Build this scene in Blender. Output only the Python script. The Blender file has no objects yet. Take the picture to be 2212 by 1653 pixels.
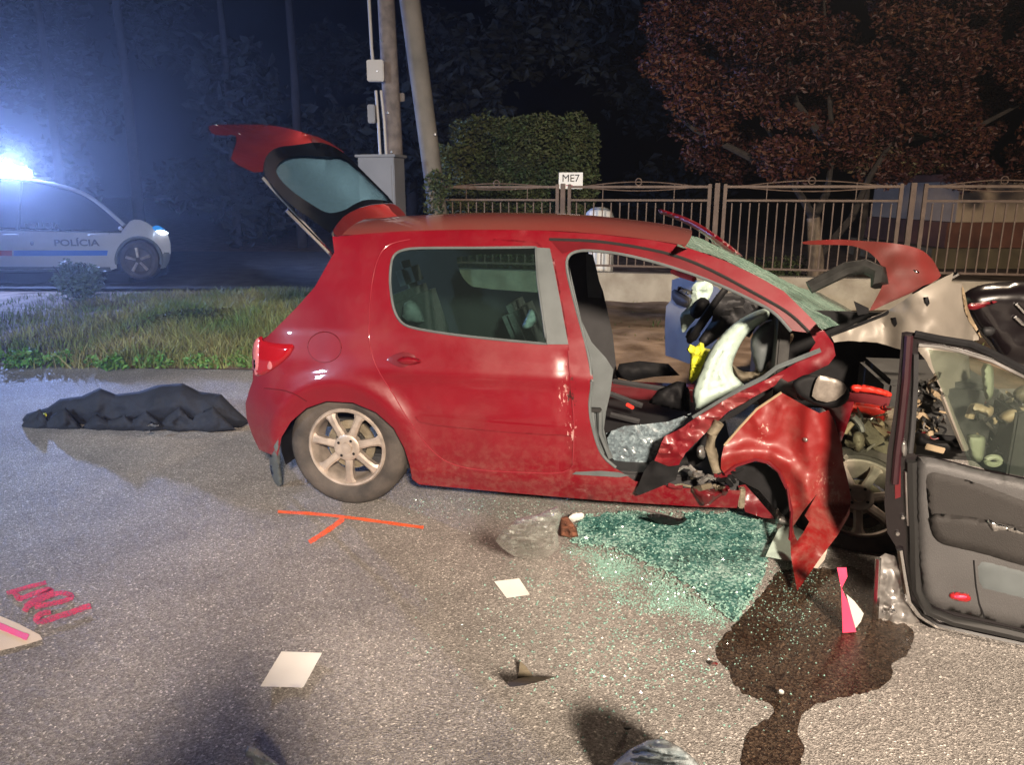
import bpy, bmesh, math, random
from mathutils import Vector, Matrix, noise
from mathutils.geometry import delaunay_2d_cdt
random.seed(7)
R = math.radians
SC = bpy.context.scene
COL = SC.collection

# ------------------------------------------------------------------ camera, sky, lights, exposure
PITCH = R(14); CAM_H = 1.65; F = 1660.0; CX, CY = 1106.0, 826.5
cam_d = bpy.data.cameras.new("camera"); cam = bpy.data.objects.new("camera", cam_d); COL.objects.link(cam)
cam.location = (0, 0, CAM_H); cam.rotation_euler = (R(90) - PITCH, 0, 0)
cam_d.sensor_width = 36; cam_d.lens = F / 2212 * 36; cam_d.clip_end = 400; cam_d.clip_start = 0.05
SC.camera = cam
world = bpy.data.worlds.new("World"); SC.world = world; world.use_nodes = True
wn = world.node_tree.nodes; wl = world.node_tree.links
bg = wn["Background"]; sky = wn.new("ShaderNodeTexSky"); sky.sky_type = 'NISHITA'; sky.sun_disc = False
sky.sun_elevation = R(-6); sky.sun_rotation = R(200)
wl.new(sky.outputs[0], bg.inputs[0]); bg.inputs[1].default_value = 0.05
def lamp(name, kind, loc, power, color, radius, target=None, parent=None, spot=None):
    l = bpy.data.lights.new(name, kind); l.energy = power; l.color = color; l.shadow_soft_size = radius
    o = bpy.data.objects.new(name, l); COL.objects.link(o); o.location = loc
    if target is not None:
        o.rotation_euler = (Vector(target) - Vector(loc)).to_track_quat('-Z', 'Y').to_euler()
    if spot:
        l.spot_size = R(spot); l.spot_blend = 0.9
    return o
KEY = Vector((1.1, -5.0, 4.2)); COOL = Vector((-6.6, -1.4, 3.3))
lamp("floodlight_lamp", 'SPOT', KEY, 11500, (1.0, 0.82, 0.65), 0.35, (2.3, 4.9, 0.5), spot=74)
lamp("worklight_lamp", 'SPOT', COOL, 3600, (0.60, 0.76, 1.0), 0.25, (-4.1, 6.6, 0.2), spot=66)
lamp("street_lamp", 'SPOT', (4.6, 7.9, 6.6), 2700, (1.0, 0.80, 0.60), 0.30, (1.9, 6.6, 0.3), spot=64)
SC.view_settings.view_transform = 'Standard'; SC.view_settings.look = 'None'
SC.view_settings.exposure = 0.0; SC.view_settings.gamma = 1.0; SC.view_settings.use_curve_mapping = False
SC.cycles.use_denoising = True
SC.cycles.max_bounces = 8; SC.cycles.transparent_max_bounces = 12; SC.cycles.volume_bounces = 0

# ------------------------------------------------------------------ pixel rays onto real surfaces
CAM = Vector((0, 0, CAM_H))
def ray(x, y):
    a = (x - CX) / F; b = -(y - CY) / F
    return Vector((a, math.cos(PITCH) + b * math.sin(PITCH), -math.sin(PITCH) + b * math.cos(PITCH)))
def G(x, y, z=0.0):
    d = ray(x, y); return CAM + d * ((z - CAM_H) / d.z)
def PLANE(p0, n):
    p0 = Vector(p0); n = Vector(n).normalized()
    def m(x, y, off=0.0):
        d = ray(x, y); t = ((p0 + n * off) - CAM).dot(n) / d.dot(n); return CAM + d * t
    return m
def DY(x, y, Y):
    d = ray(x, y); return CAM + d * (Y / d.y)
# red car frame: origin under the rear wheel, U forward, V inwards (away from the camera), W up
YAW = R(11.5); O = G(745, 1100)
U = Vector((math.cos(YAW), -math.sin(YAW), 0)); V = Vector((math.sin(YAW), math.cos(YAW), 0)); W = Vector((0, 0, 1))
def L(u, v, w): return O + U * u + V * v + W * w
PW = [(0.0, .13), (.1, .10), (.2, .055), (.35, .02), (.55, 0), (.8, .004), (.95, .035), (1.15, .125), (1.35, .225), (1.45, .29), (1.55, .42)]
def prof(u, w):
    w = min(max(w, 0), 1.54)
    for (a, va), (b, vb) in zip(PW, PW[1:]):
        if a <= w <= b:
            t = (w - a) / (b - a); v = va + (vb - va) * t; break
    r = math.hypot(u, w - .30)
    v -= .030 * math.exp(-((r - .40) / .06) ** 2) * (1 if w > .25 else .5)
    v -= .014 * math.exp(-((w - .77) / .035) ** 2) * (1 if u > .3 else max(0, (u + .1) / .4))
    v -= .008 * math.exp(-((w - .24) / .03) ** 2)
    if u < -.25: v += 1.1 * (u + .25) ** 2
    return v
def SS(x, y, off=0.0):
    d = ray(x, y); v = 0.05
    for _ in range(9):
        t = ((O + V * (v + off)) - CAM).dot(V) / d.dot(V); p = CAM + d * t
        v = .5 * v + .5 * prof((p - O).dot(U), p.z)
    t = ((O + V * (v + off)) - CAM).dot(V) / d.dot(V)
    return CAM + d * t
def FS(v0): return lambda x, y, off=0.0: PLANE(O + V * v0, V)(x, y, off)
def z3(X, Y): return (430.5 + .2865 * X, 215.3 + .2865 * Y)
def z4(X, Y): return (516.6 + .3907 * X, 473.6 + .3907 * Y)
def z5(X, Y): return (1162.4 + .3125 * X, 473.6 + .3125 * Y)
def z6(X, Y): return (1679 + .2865 * X, 516.6 + .2865 * Y)
def z7(X, Y): return (1334.6 + .3126 * X, 775 + .3126 * Y)
def z8(X, Y): return (1722 + .4427 * X, 688.8 + .4427 * Y)
def zr(X, Y): return (1377.6 + .349 * X, 1076.3 + .349 * Y)
def zp(X, Y): return (.1946 * X, 327.2 + .1946 * Y)
def zd(X, Y): return (1808 + .18257 * X, 775 + .18257 * Y)     # close view of the engine bay
def Z(f, *pts): return [f(*p) for p in pts]

# ------------------------------------------------------------------ materials
def mat(name, col, rough=.5, metal=0, coat=0, var=0.0, scale=6.0, col2=None, bump=0.0, bscale=None, spec=.5, emit=None, estr=0,
        trans=0, alpha=1, random_island=0, detail=6.0, ior=1.45, spray=0):
    m = bpy.data.materials.new(name); m.use_nodes = True
    n = m.node_tree.nodes; l = m.node_tree.links; p = n["Principled BSDF"]
    p.inputs["Base Color"].default_value = (*col, 1); p.inputs["Roughness"].default_value = rough
    p.inputs["Metallic"].default_value = metal; p.inputs["Coat Weight"].default_value = coat
    p.inputs["Coat Roughness"].default_value = .06
    p.inputs["Specular IOR Level"].default_value = spec; p.inputs["Transmission Weight"].default_value = trans
    p.inputs["IOR"].default_value = ior; p.inputs["Alpha"].default_value = alpha
    if emit: p.inputs["Emission Color"].default_value = (*emit, 1); p.inputs["Emission Strength"].default_value = estr
    g = n.new("ShaderNodeNewGeometry")
    if var or col2:
        t = n.new("ShaderNodeTexNoise"); t.inputs["Scale"].default_value = scale; t.inputs["Detail"].default_value = detail
        l.new(g.outputs["Position"], t.inputs["Vector"])
        r = n.new("ShaderNodeValToRGB"); r.color_ramp.elements[0].position = .34; r.color_ramp.elements[1].position = .66
        c2 = col2 or tuple(min(1, c * (1 + var)) for c in col); c1 = col if col2 else tuple(c * (1 - var) for c in col)
        r.color_ramp.elements[0].color = (*c1, 1); r.color_ramp.elements[1].color = (*c2, 1)
        l.new(t.outputs["Fac"], r.inputs["Fac"]); out = r.outputs["Color"]
        if random_island:
            h = n.new("ShaderNodeHueSaturation"); mp = n.new("ShaderNodeMapRange")
            mp.inputs[3].default_value = 1 - random_island; mp.inputs[4].default_value = 1 + random_island
            l.new(g.outputs["Random Per Island"], mp.inputs[0]); l.new(mp.outputs[0], h.inputs["Value"])
            m2 = n.new("ShaderNodeMapRange"); m2.inputs[3].default_value = .47; m2.inputs[4].default_value = .53
            l.new(g.outputs["Random Per Island"], m2.inputs[0]); l.new(m2.outputs[0], h.inputs["Hue"])
            l.new(out, h.inputs["Color"]); out = h.outputs["Color"]
        l.new(out, p.inputs["Base Color"])
        mr = n.new("ShaderNodeMapRange"); mr.inputs[3].default_value = max(0, rough - .08); mr.inputs[4].default_value = min(1, rough + .08)
        l.new(t.outputs["Fac"], mr.inputs[0]); l.new(mr.outputs[0], p.inputs["Roughness"])
    if spray:
        ts = n.new("ShaderNodeTexNoise"); ts.inputs["Scale"].default_value = 110; ts.inputs["Detail"].default_value = 6; ts.inputs["Roughness"].default_value = .8
        l.new(g.outputs["Position"], ts.inputs["Vector"]); ms = n.new("ShaderNodeMapRange"); ms.inputs[1].default_value = spray - .06; ms.inputs[2].default_value = spray + .06
        l.new(ts.outputs["Fac"], ms.inputs[0]); l.new(ms.outputs[0], p.inputs["Alpha"])
    if bump:
        t2 = n.new("ShaderNodeTexNoise"); t2.inputs["Scale"].default_value = bscale or scale * 4; t2.inputs["Detail"].default_value = 5
        l.new(g.outputs["Position"], t2.inputs["Vector"])
        b = n.new("ShaderNodeBump"); b.inputs["Strength"].default_value = bump; b.inputs["Distance"].default_value = .01
        l.new(t2.outputs["Fac"], b.inputs["Height"]); l.new(b.outputs[0], p.inputs["Normal"])
    return m
def asphalt(name, dark, light, wet=False):
    m = bpy.data.materials.new(name); m.use_nodes = True
    n = m.node_tree.nodes; l = m.node_tree.links; p = n["Principled BSDF"]; g = n.new("ShaderNodeNewGeometry")
    vo = n.new("ShaderNodeTexVoronoi"); vo.inputs["Scale"].default_value = 165; vo.inputs["Randomness"].default_value = 1
    l.new(g.outputs["Position"], vo.inputs["Vector"])
    sep = n.new("ShaderNodeSeparateColor"); l.new(vo.outputs["Color"], sep.inputs[0])
    r = n.new("ShaderNodeValToRGB"); e = r.color_ramp.elements
    e[0].position = 0; e[0].color = (*[c * .7 for c in dark], 1); e[1].position = 1; e[1].color = (*[min(1, c * 2.4) for c in light], 1)
    x = e.new(.35); x.color = (*dark, 1); x = e.new(.80); x.color = (*light, 1); x = e.new(.95); x.color = (*[c * 1.2 for c in light], 1)
    l.new(sep.outputs[0], r.inputs["Fac"])
    fine = n.new("ShaderNodeTexNoise"); fine.inputs["Scale"].default_value = 420; fine.inputs["Detail"].default_value = 3
    l.new(g.outputs["Position"], fine.inputs["Vector"])
    big = n.new("ShaderNodeTexNoise"); big.inputs["Scale"].default_value = 1.1; big.inputs["Detail"].default_value = 8; big.inputs["Roughness"].default_value = .65
    l.new(g.outputs["Position"], big.inputs["Vector"])
    mr = n.new("ShaderNodeMapRange"); mr.inputs[1].default_value = .3; mr.inputs[2].default_value = .7; mr.inputs[3].default_value = .68; mr.inputs[4].default_value = 1.22
    l.new(big.outputs["Fac"], mr.inputs[0])
    mf = n.new("ShaderNodeMapRange"); mf.inputs[1].default_value = .3; mf.inputs[2].default_value = .7; mf.inputs[3].default_value = .6; mf.inputs[4].default_value = 1.4
    l.new(fine.outputs["Fac"], mf.inputs[0])
    mu = n.new("ShaderNodeMath"); mu.operation = 'MULTIPLY'; l.new(mr.outputs[0], mu.inputs[0]); l.new(mf.outputs[0], mu.inputs[1])
    vm = n.new("ShaderNodeVectorMath"); vm.operation = 'SCALE'; l.new(r.outputs[0], vm.inputs[0]); l.new(mu.outputs[0], vm.inputs["Scale"])
    l.new(vm.outputs[0], p.inputs["Base Color"])
    rr = n.new("ShaderNodeMapRange"); rr.inputs[3].default_value = .5 if wet else .95; rr.inputs[4].default_value = .12 if wet else .42
    rr.inputs[4].default_value = .25 if wet else .55
    l.new(sep.outputs[1], rr.inputs[0]); l.new(rr.outputs[0], p.inputs["Roughness"])
    p.inputs["Specular IOR Level"].default_value = .4 if wet else .45
    b = n.new("ShaderNodeBump"); b.inputs["Strength"].default_value = .35 if wet else .75; b.inputs["Distance"].default_value = .006
    ad = n.new("ShaderNodeMath"); ad.operation = 'ADD'; l.new(vo.outputs["Distance"], ad.inputs[0]); l.new(fine.outputs["Fac"], ad.inputs[1])
    l.new(ad.outputs[0], b.inputs["Height"]); l.new(b.outputs[0], p.inputs["Normal"])
    return m
def glass(name, tint, alpha, rough=.03, dcol=(.10, .13, .13)):
    m = bpy.data.materials.new(name); m.use_nodes = True
    n = m.node_tree.nodes; l = m.node_tree.links; n.remove(n["Principled BSDF"]); out = n["Material Output"]
    t = n.new("ShaderNodeBsdfTransparent"); t.inputs[0].default_value = (*tint, 1)
    gl = n.new("ShaderNodeBsdfGlossy"); gl.inputs["Roughness"].default_value = rough; gl.inputs[0].default_value = (.9, .95, .95, 1)
    df = n.new("ShaderNodeBsdfDiffuse"); df.inputs[0].default_value = (*dcol, 1)
    lw = n.new("ShaderNodeLayerWeight"); lw.inputs[0].default_value = .5
    pw = n.new("ShaderNodeMath"); pw.operation = 'POWER'; pw.inputs[1].default_value = 4; l.new(lw.outputs["Facing"], pw.inputs[0])
    fr = n.new("ShaderNodeMath"); fr.operation = 'MULTIPLY_ADD'; fr.inputs[1].default_value = .5; fr.inputs[2].default_value = .035; l.new(pw.outputs[0], fr.inputs[0])
    a = n.new("ShaderNodeMixShader"); a.inputs[0].default_value = alpha; l.new(t.outputs[0], a.inputs[1]); l.new(df.outputs[0], a.inputs[2])
    b = n.new("ShaderNodeMixShader"); l.new(fr.outputs[0], b.inputs[0]); l.new(a.outputs[0], b.inputs[1]); l.new(gl.outputs[0], b.inputs[2])
    l.new(b.outputs[0], out.inputs[0]); return m
def cracked(name, scale, bright, dark, alpha, tint):
    """tempered glass broken into crumbs: pale crack lines, glinting cells"""
    m = bpy.data.materials.new(name); m.use_nodes = True
    n = m.node_tree.nodes; l = m.node_tree.links; p = n["Principled BSDF"]; g = n.new("ShaderNodeNewGeometry")
    vo = n.new("ShaderNodeTexVoronoi"); vo.inputs["Scale"].default_value = scale; l.new(g.outputs["Position"], vo.inputs["Vector"])
    sep = n.new("ShaderNodeSeparateColor"); l.new(vo.outputs["Color"], sep.inputs[0])
    big = n.new("ShaderNodeTexNoise"); big.inputs["Scale"].default_value = 6; big.inputs["Detail"].default_value = 6; l.new(g.outputs["Position"], big.inputs["Vector"])
    ad = n.new("ShaderNodeMath"); ad.operation = 'MULTIPLY_ADD'; ad.inputs[1].default_value = .55
    l.new(sep.outputs[0], ad.inputs[0])
    m3 = n.new("ShaderNodeMapRange"); m3.inputs[1].default_value = .3; m3.inputs[2].default_value = .7; m3.inputs[3].default_value = 0; m3.inputs[4].default_value = .45
    l.new(big.outputs["Fac"], m3.inputs[0]); l.new(m3.outputs[0], ad.inputs[2])
    r = n.new("ShaderNodeValToRGB"); e = r.color_ramp.elements
    e[0].position = .12; e[0].color = (*dark, 1); e[1].position = .9; e[1].color = (*bright, 1)
    x = e.new(.55); x.color = (*tint, 1)
    l.new(ad.outputs[0], r.inputs[0]); l.new(r.outputs[0], p.inputs["Base Color"])
    p.inputs["Roughness"].default_value = .25; p.inputs["Alpha"].default_value = alpha; p.inputs["Specular IOR Level"].default_value = .8
    b = n.new("ShaderNodeBump"); b.inputs["Strength"].default_value = .9; b.inputs["Distance"].default_value = .006
    l.new(sep.outputs[1], b.inputs["Height"]); l.new(b.outputs[0], p.inputs["Normal"])
    return m
def worn_red(name, base, spots=(), gloss=.34, coat=.8, dust=.09):
    """red clear-coat paint; spots = (point, radius) where the paint is scraped to pale filler in flakes"""
    m = mat(name, base, .32, 0, .9, var=.10, scale=2.5)
    n = m.node_tree.nodes; l = m.node_tree.links; p = n["Principled BSDF"]
    src = p.inputs["Base Color"].links[0].from_socket
    g = n.new("ShaderNodeNewGeometry")
    dirt = n.new("ShaderNodeTexNoise"); dirt.inputs["Scale"].default_value = 3.0; dirt.inputs["Detail"].default_value = 9; dirt.inputs["Roughness"].default_value = .7
    l.new(g.outputs["Position"], dirt.inputs["Vector"])
    mr = n.new("ShaderNodeMapRange"); mr.inputs[1].default_value = .5; mr.inputs[2].default_value = .8; mr.inputs[3].default_value = 0; mr.inputs[4].default_value = dust
    l.new(dirt.outputs["Fac"], mr.inputs[0])
    mx = n.new("ShaderNodeMixRGB"); mx.inputs[2].default_value = (.22, .14, .11, 1); 
    sx = n.new("ShaderNodeSeparateXYZ"); l.new(g.outputs["Position"], sx.inputs[0])
    lowz = n.new("ShaderNodeMapRange"); lowz.inputs[1].default_value = .55; lowz.inputs[2].default_value = .12; lowz.inputs[3].default_value = 0; lowz.inputs[4].default_value = .5; l.new(sx.outputs[2], lowz.inputs[0])
    spk = n.new("ShaderNodeTexNoise"); spk.inputs["Scale"].default_value = 26; spk.inputs["Detail"].default_value = 9; spk.inputs["Roughness"].default_value = .75; l.new(g.outputs["Position"], spk.inputs["Vector"])
    sm = n.new("ShaderNodeMapRange"); sm.inputs[1].default_value = .45; sm.inputs[2].default_value = .75; l.new(spk.outputs["Fac"], sm.inputs[0])
    pm = n.new("ShaderNodeMath"); pm.operation = 'MULTIPLY_ADD'; l.new(lowz.outputs[0], pm.inputs[0]); l.new(sm.outputs[0], pm.inputs[1]); l.new(mr.outputs[0], pm.inputs[2])
    rg = n.new("ShaderNodeMapRange"); rg.inputs[1].default_value = .3; rg.inputs[2].default_value = .75; rg.inputs[3].default_value = gloss - .06; rg.inputs[4].default_value = gloss + .2; l.new(dirt.outputs["Fac"], rg.inputs[0]); l.new(rg.outputs[0], p.inputs["Roughness"])
    p.inputs["Coat Weight"].default_value = coat; p.inputs["Coat Roughness"].default_value = .05 if coat > .5 else .25
    l.new(pm.outputs[0], mx.inputs[0]); l.new(src, mx.inputs[1])
    cur = mx.outputs[0]
    for c, rad, colr in spots:
        df = n.new("ShaderNodeVectorMath"); df.operation = 'SUBTRACT'; df.inputs[1].default_value = c; l.new(g.outputs["Position"], df.inputs[0])
        sc3 = n.new("ShaderNodeVectorMath"); sc3.operation = 'MULTIPLY'; sc3.inputs[1].default_value = (2.6, 1.5, 1.0); l.new(df.outputs[0], sc3.inputs[0])
        sub = n.new("ShaderNodeVectorMath"); sub.operation = 'LENGTH'; l.new(sc3.outputs[0], sub.inputs[0])
        sq = n.new("ShaderNodeVectorMath"); sq.operation = 'MULTIPLY'; sq.inputs[1].default_value = (1.0, 1.0, .42); l.new(g.outputs["Position"], sq.inputs[0])
        ma = n.new("ShaderNodeMapRange"); ma.inputs[1].default_value = rad; ma.inputs[2].default_value = 0; ma.inputs[3].default_value = 0; ma.inputs[4].default_value = .36
        l.new(sub.outputs["Value"], ma.inputs[0])
        nz = n.new("ShaderNodeTexNoise"); nz.inputs["Scale"].default_value = 75; nz.inputs["Detail"].default_value = 8; nz.inputs["Roughness"].default_value = .7
        l.new(sq.outputs[0], nz.inputs["Vector"])
        gt = n.new("ShaderNodeMath"); gt.operation = 'ADD'; l.new(ma.outputs[0], gt.inputs[0]); l.new(nz.outputs["Fac"], gt.inputs[1])
        st = n.new("ShaderNodeMapRange"); st.inputs[1].default_value = .84; st.inputs[2].default_value = .90; l.new(gt.outputs[0], st.inputs[0])
        m4 = n.new("ShaderNodeMixRGB"); m4.inputs[2].default_value = (*colr, 1); l.new(st.outputs[0], m4.inputs[0]); l.new(cur, m4.inputs[1]); cur = m4.outputs[0]
    l.new(cur, p.inputs["Base Color"])
    return m
M = {}
M['asphalt'] = asphalt("asphalt", (.225, .208, .192), (.345, .322, .298))
M['wet'] = asphalt("wet_asphalt", (.014, .008, .005), (.060, .040, .026), True)
M['far_asphalt'] = mat("far_asphalt", (.10, .095, .09), .9, spec=.15, var=.25, scale=3, bump=.3, bscale=60)
M['dirt'] = mat("dirt", (.11, .075, .05), .95, spec=.1, col2=(.27, .20, .145), scale=3.2, bump=.8, bscale=45, detail=10)
M['concrete'] = mat("concrete", (.30, .26, .20), .9, col2=(.44, .40, .32), scale=4, bump=.5, bscale=50, detail=9)
scr = SS(1218, 840)
M['red'] = worn_red("red_paint", (.145, .0018, .008), [(tuple(SS(1222, 850)), .30, (.55, .32, .29)), (tuple(SS(1236, 935)), .22, (.45, .27, .25)), (tuple(SS(1232, 850)), .26, (.03, .004, .004))])
M['crush'] = worn_red("crushed_red_paint", (.15, .004, .010), [(tuple(SS(1430, 985)), .12, (.6, .5, .46))], .45, .3, .35)
M['red_dusty'] = worn_red("dusty_red_paint", (.20, .016, .016))
M['roof_red'] = mat('sheen_roof_paint', (.27, .085, .068), .34, coat=.9, col2=(.27, .050, .042), scale=2)  # paler brownish red imitates the reflected sheen on the roof
M['hood_red'] = mat('dark_bonnet_paint', (.085, .018, .014), .45, coat=.3, col2=(.15, .016, .014), scale=4)  # dark brownish red mottled with a brighter red
M['shut'] = mat('shut_glint_paint', (.22, .02, .03), .3, coat=.8)  # lighter red imitates the light caught along the door edge
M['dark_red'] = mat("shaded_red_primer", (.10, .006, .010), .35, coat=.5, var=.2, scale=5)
M['bright_red'] = mat("bright_red_bar", (.75, .04, .025), .4, var=.1, scale=5)
M['black'] = mat("black_plastic", (.008, .008, .009), .65, var=.3, scale=20, spec=.2)
M['gloss_black'] = mat("black_window_band", (.005, .006, .008), .12, spec=.35)
M['floor_glass'] = cracked("floor_glass_crumbs", 85, (.27, .34, .37), (.08, .10, .115), .9, (.15, .20, .225))
M['rubber'] = mat("tyre_rubber", (.034, .030, .027), .8, col2=(.085, .072, .062), scale=7, bump=.3, bscale=90)
M['seal'] = mat("rubber_seal", (.012, .012, .012), .6)
M['alloy'] = mat("dirty_alloy", (.42, .36, .31), .4, .5, var=.25, scale=14)
M['steel'] = mat("bare_metal", (.38, .37, .36), .35, .8, var=.3, scale=9, bump=.3, bscale=20)
M['grey_trim'] = mat("grey_trim", (.085, .098, .102), .55, var=.12, scale=10)
M['dark_trim'] = mat("dark_trim", (.024, .024, .026), .65, var=.2, scale=10)
M['seat'] = mat("seat_fabric", (.085, .095, .10), .95, var=.2, scale=30, bump=.4, bscale=200)
M['grey_seat'] = mat("pale_seat_fabric", (.16, .18, .19), .95, var=.2, scale=30, bump=.4, bscale=200)
M['blue_trim'] = mat("blue_grey_trim", (.27, .28, .27), .5, var=.12, scale=6)
M['airbag'] = mat("airbag_cloth", (.44, .56, .50), .9, var=.06, scale=5, bump=.5, bscale=9)
M['yellow'] = mat("yellow_cloth", (.72, .74, .05), .7, var=.12, scale=15, bump=.5, bscale=25)
M['hood_grey'] = mat("bare_hood_underside", (.19, .17, .145), .5, .15, col2=(.26, .235, .20), scale=4)
M['lens_red'] = mat("tail_lamp_red", (.27, .006, .010), .12, coat=1)
M['chrome'] = mat("chrome", (.75, .75, .75), .15, 1)
M['mirror'] = mat("frosted_mirror", (.17, .15, .13), .4, .2, var=.12, scale=60)
M['glass'] = glass("car_glass", (.66, .78, .75), .035)
M['hatch_glass'] = glass("hatch_glass", (.70, .84, .84), .5, .08, (.13, .25, .35))  # blue diffuse part imitates reflection and haze on the hatch pane
M['door_glass'] = glass("door_glass", (.74, .80, .74), .05)
M['shatter'] = cracked("shattered_windscreen", 70, (.62, .82, .72), (.07, .17, .13), .93, (.25, .42, .34))
M['shatter_dark'] = cracked("shaded_glass_sheet", 95, (.44, .66, .60), (.010, .055, .050), 1.0, (.075, .22, .195))  # broken glass with a cast shadow painted into its dark tones
M['crumb'] = mat("glass_crumb", (.19, .33, .28), .15, spec=.8, var=.25, scale=60)
M['paint_white'] = mat("white_car_paint", (.40, .40, .42), .35, coat=.5, var=.05, scale=4)
M['car_window'] = mat("dark_car_window", (.02, .022, .03), .08, spec=.8)
M['letter'] = mat("dark_grey_lettering", (.07, .07, .09), .5)
M['stripe_blue'] = mat("blue_stripe", (.02, .12, .50), .4)
M['stripe_red'] = mat("red_stripe", (.40, .05, .08), .4)
M['beacon'] = mat("white_beacon", (1, 1, 1), .3, emit=(.86, .95, 1.0), estr=60)
M['beacon_blue'] = mat("blue_beacon", (.1, .4, 1), .3, emit=(.12, .5, 1.0), estr=9)
M['headlight'] = mat("lit_headlight", (1, 1, 1), .2, emit=(.75, .88, 1.0), estr=5)
M['blue_lens'] = mat("blue_headlight_cover", (.02, .18, .45), .15, emit=(.02, .25, .7), estr=.6)
M['wood'] = mat("weathered_pole", (.10, .085, .075), .9, col2=(.19, .16, .14), scale=9, bump=.6, bscale=40)
M['pole2'] = mat("concrete_pole", (.12, .11, .09), .9, col2=(.19, .17, .14), scale=3, bump=.3, bscale=60)
M['cabinet'] = mat("grey_cabinet", (.18, .185, .20), .6, var=.08, scale=3)
M['pvc'] = mat("pale_conduit", (.38, .36, .33), .5)
M['fence'] = mat("brown_fence_paint", (.095, .062, .046), .6, col2=(.15, .105, .08), scale=8)
M['white'] = mat("white_board", (.80, .80, .76), .6, var=.04, scale=12)
M['paper'] = mat("white_paper", (.82, .80, .75), .8, var=.04, scale=8)
M['ink'] = mat("black_ink", (.02, .02, .02), .7)
M['hedge'] = mat("hedge_leaf", (.024, .040, .013), .7, col2=(.060, .068, .020), scale=2.2, random_island=.45)
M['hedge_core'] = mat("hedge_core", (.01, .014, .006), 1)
M['maple'] = mat("red_maple_leaf", (.028, .004, .003), .6, col2=(.052, .012, .006), scale=.9, random_island=.5)
M['maple2'] = mat("olive_leaf", (.06, .06, .025), .6, col2=(.10, .055, .03), scale=1.2, random_island=.5)
M['wood_leaf'] = mat("woodland_leaf", (.008, .010, .008), .8, col2=(.016, .018, .014), scale=.5, random_island=.5)
M['bark'] = mat("pale_bark", (.12, .09, .065), .9, col2=(.22, .17, .12), scale=9, bump=.8, bscale=35)
M['bark_dark'] = mat("dark_bark", (.025, .020, .017), .95, var=.3, scale=9)
M['grass'] = mat("grass_blade", (.08, .13, .03), .7, col2=(.23, .21, .085), scale=1.1, random_island=.4)
M['weed'] = mat("weed_leaf", (.07, .17, .03), .6, col2=(.12, .22, .05), scale=3, random_island=.35)
M['bush'] = mat("grey_green_leaf", (.075, .11, .075), .7, col2=(.11, .15, .10), scale=3, random_island=.35)
M['tan'] = mat("tan_render", (.40, .30, .19), .9, var=.08, scale=3)
M['brick_base'] = mat("red_brown_base", (.14, .055, .03), .9, var=.2, scale=4)
M['olive'] = mat("olive_render", (.13, .10, .05), .9, var=.2, scale=4)
M['orange'] = mat("orange_spray", (.90, .13, .04), .7, var=.15, scale=20, spray=.42)
M['pink'] = mat("pink_spray", (.70, .05, .11), .75, var=.25, scale=25, spray=.46)
M['hot_pink'] = mat("hot_pink_tape", (.90, .06, .14), .5, var=.08, scale=10)
M['cream'] = mat("cream_patch", (.72, .62, .52), .8, var=.06, scale=6)
M['plastic_bag'] = mat("clear_plastic", (.80, .85, .80), .2, alpha=.46, spec=.9)
M['bag_white'] = mat("translucent_bag", (.42, .48, .50), .22, var=.2, scale=9, bump=.5, bscale=30, alpha=.8)
M['tarp'] = mat("dark_tarpaulin", (.010, .012, .018), .85, var=.35, scale=5, bump=.9, bscale=26)
M['black_paint'] = mat("black_car_paint", (.006, .004, .005), .25, coat=.6)
M['maroon'] = mat("maroon_edge", (.022, .005, .008), .5, coat=.1, var=.2, scale=9)
M['door_grey'] = mat("door_card_grey", (.062, .061, .062), .55, var=.08, scale=5, bump=.25, bscale=250)
M['door_dark'] = mat("door_card_dark", (.022, .020, .019), .75, var=.12, scale=6, bump=.3, bscale=250)
M['engine'] = mat("engine_grime", (.10, .085, .06), .6, .2, col2=(.20, .17, .12), scale=14, bump=.5)
M['tank'] = mat("reservoir_plastic", (.22, .24, .17), .45, var=.1, scale=9)
M['tan_part'] = mat("tan_plastic", (.29, .22, .14), .5, var=.1, scale=9)
M['dark_engine'] = mat("dark_engine", (.02, .02, .019), .5, var=.4, scale=14)
M['cloth'] = mat("dark_work_clothes", (.03, .035, .05), .9)
M['skin'] = mat("skin", (.45, .28, .2), .6)

# ------------------------------------------------------------------ mesh helpers
def link(name, me, m, parent=None, smooth=True, angle=40):
    o = bpy.data.objects.new(name, me); COL.objects.link(o)
    if m: me.materials.append(m)
    if smooth:
        me.polygons.foreach_set("use_smooth", [True] * len(me.polygons))
        me.set_sharp_from_angle(angle=R(angle))
    if parent is not None:
        o.parent = parent
        q = parent; base = Vector()
        while q is not None: base += q.location; q = q.parent
        o.location = -base
    return o
def mk(name, vs, fs, m, parent=None, smooth=True, angle=40):
    me = bpy.data.meshes.new(name); me.from_pydata([tuple(v) for v in vs], [], fs); me.update()
    return link(name, me, m, parent, smooth, angle)
def tag(o, label, cat=None, group=None, kind=None):
    if label: o['label'] = label
    if cat: o['category'] = cat
    if group: o['group'] = group
    if kind: o['kind'] = kind
    return o
def thing(name, label, cat, loc, group=None):
    o = bpy.data.objects.new(name, None); COL.objects.link(o); o.location = loc; o.empty_display_size = .2
    return tag(o, label, cat, group)
def inside(p, poly):
    x, y = p; c = False; j = len(poly) - 1
    for i in range(len(poly)):
        xi, yi = poly[i]; xj, yj = poly[j]
        if (yi > y) != (yj > y) and x < (xj - xi) * (y - yi) / (yj - yi) + xi: c = not c
        j = i
    return c
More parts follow.
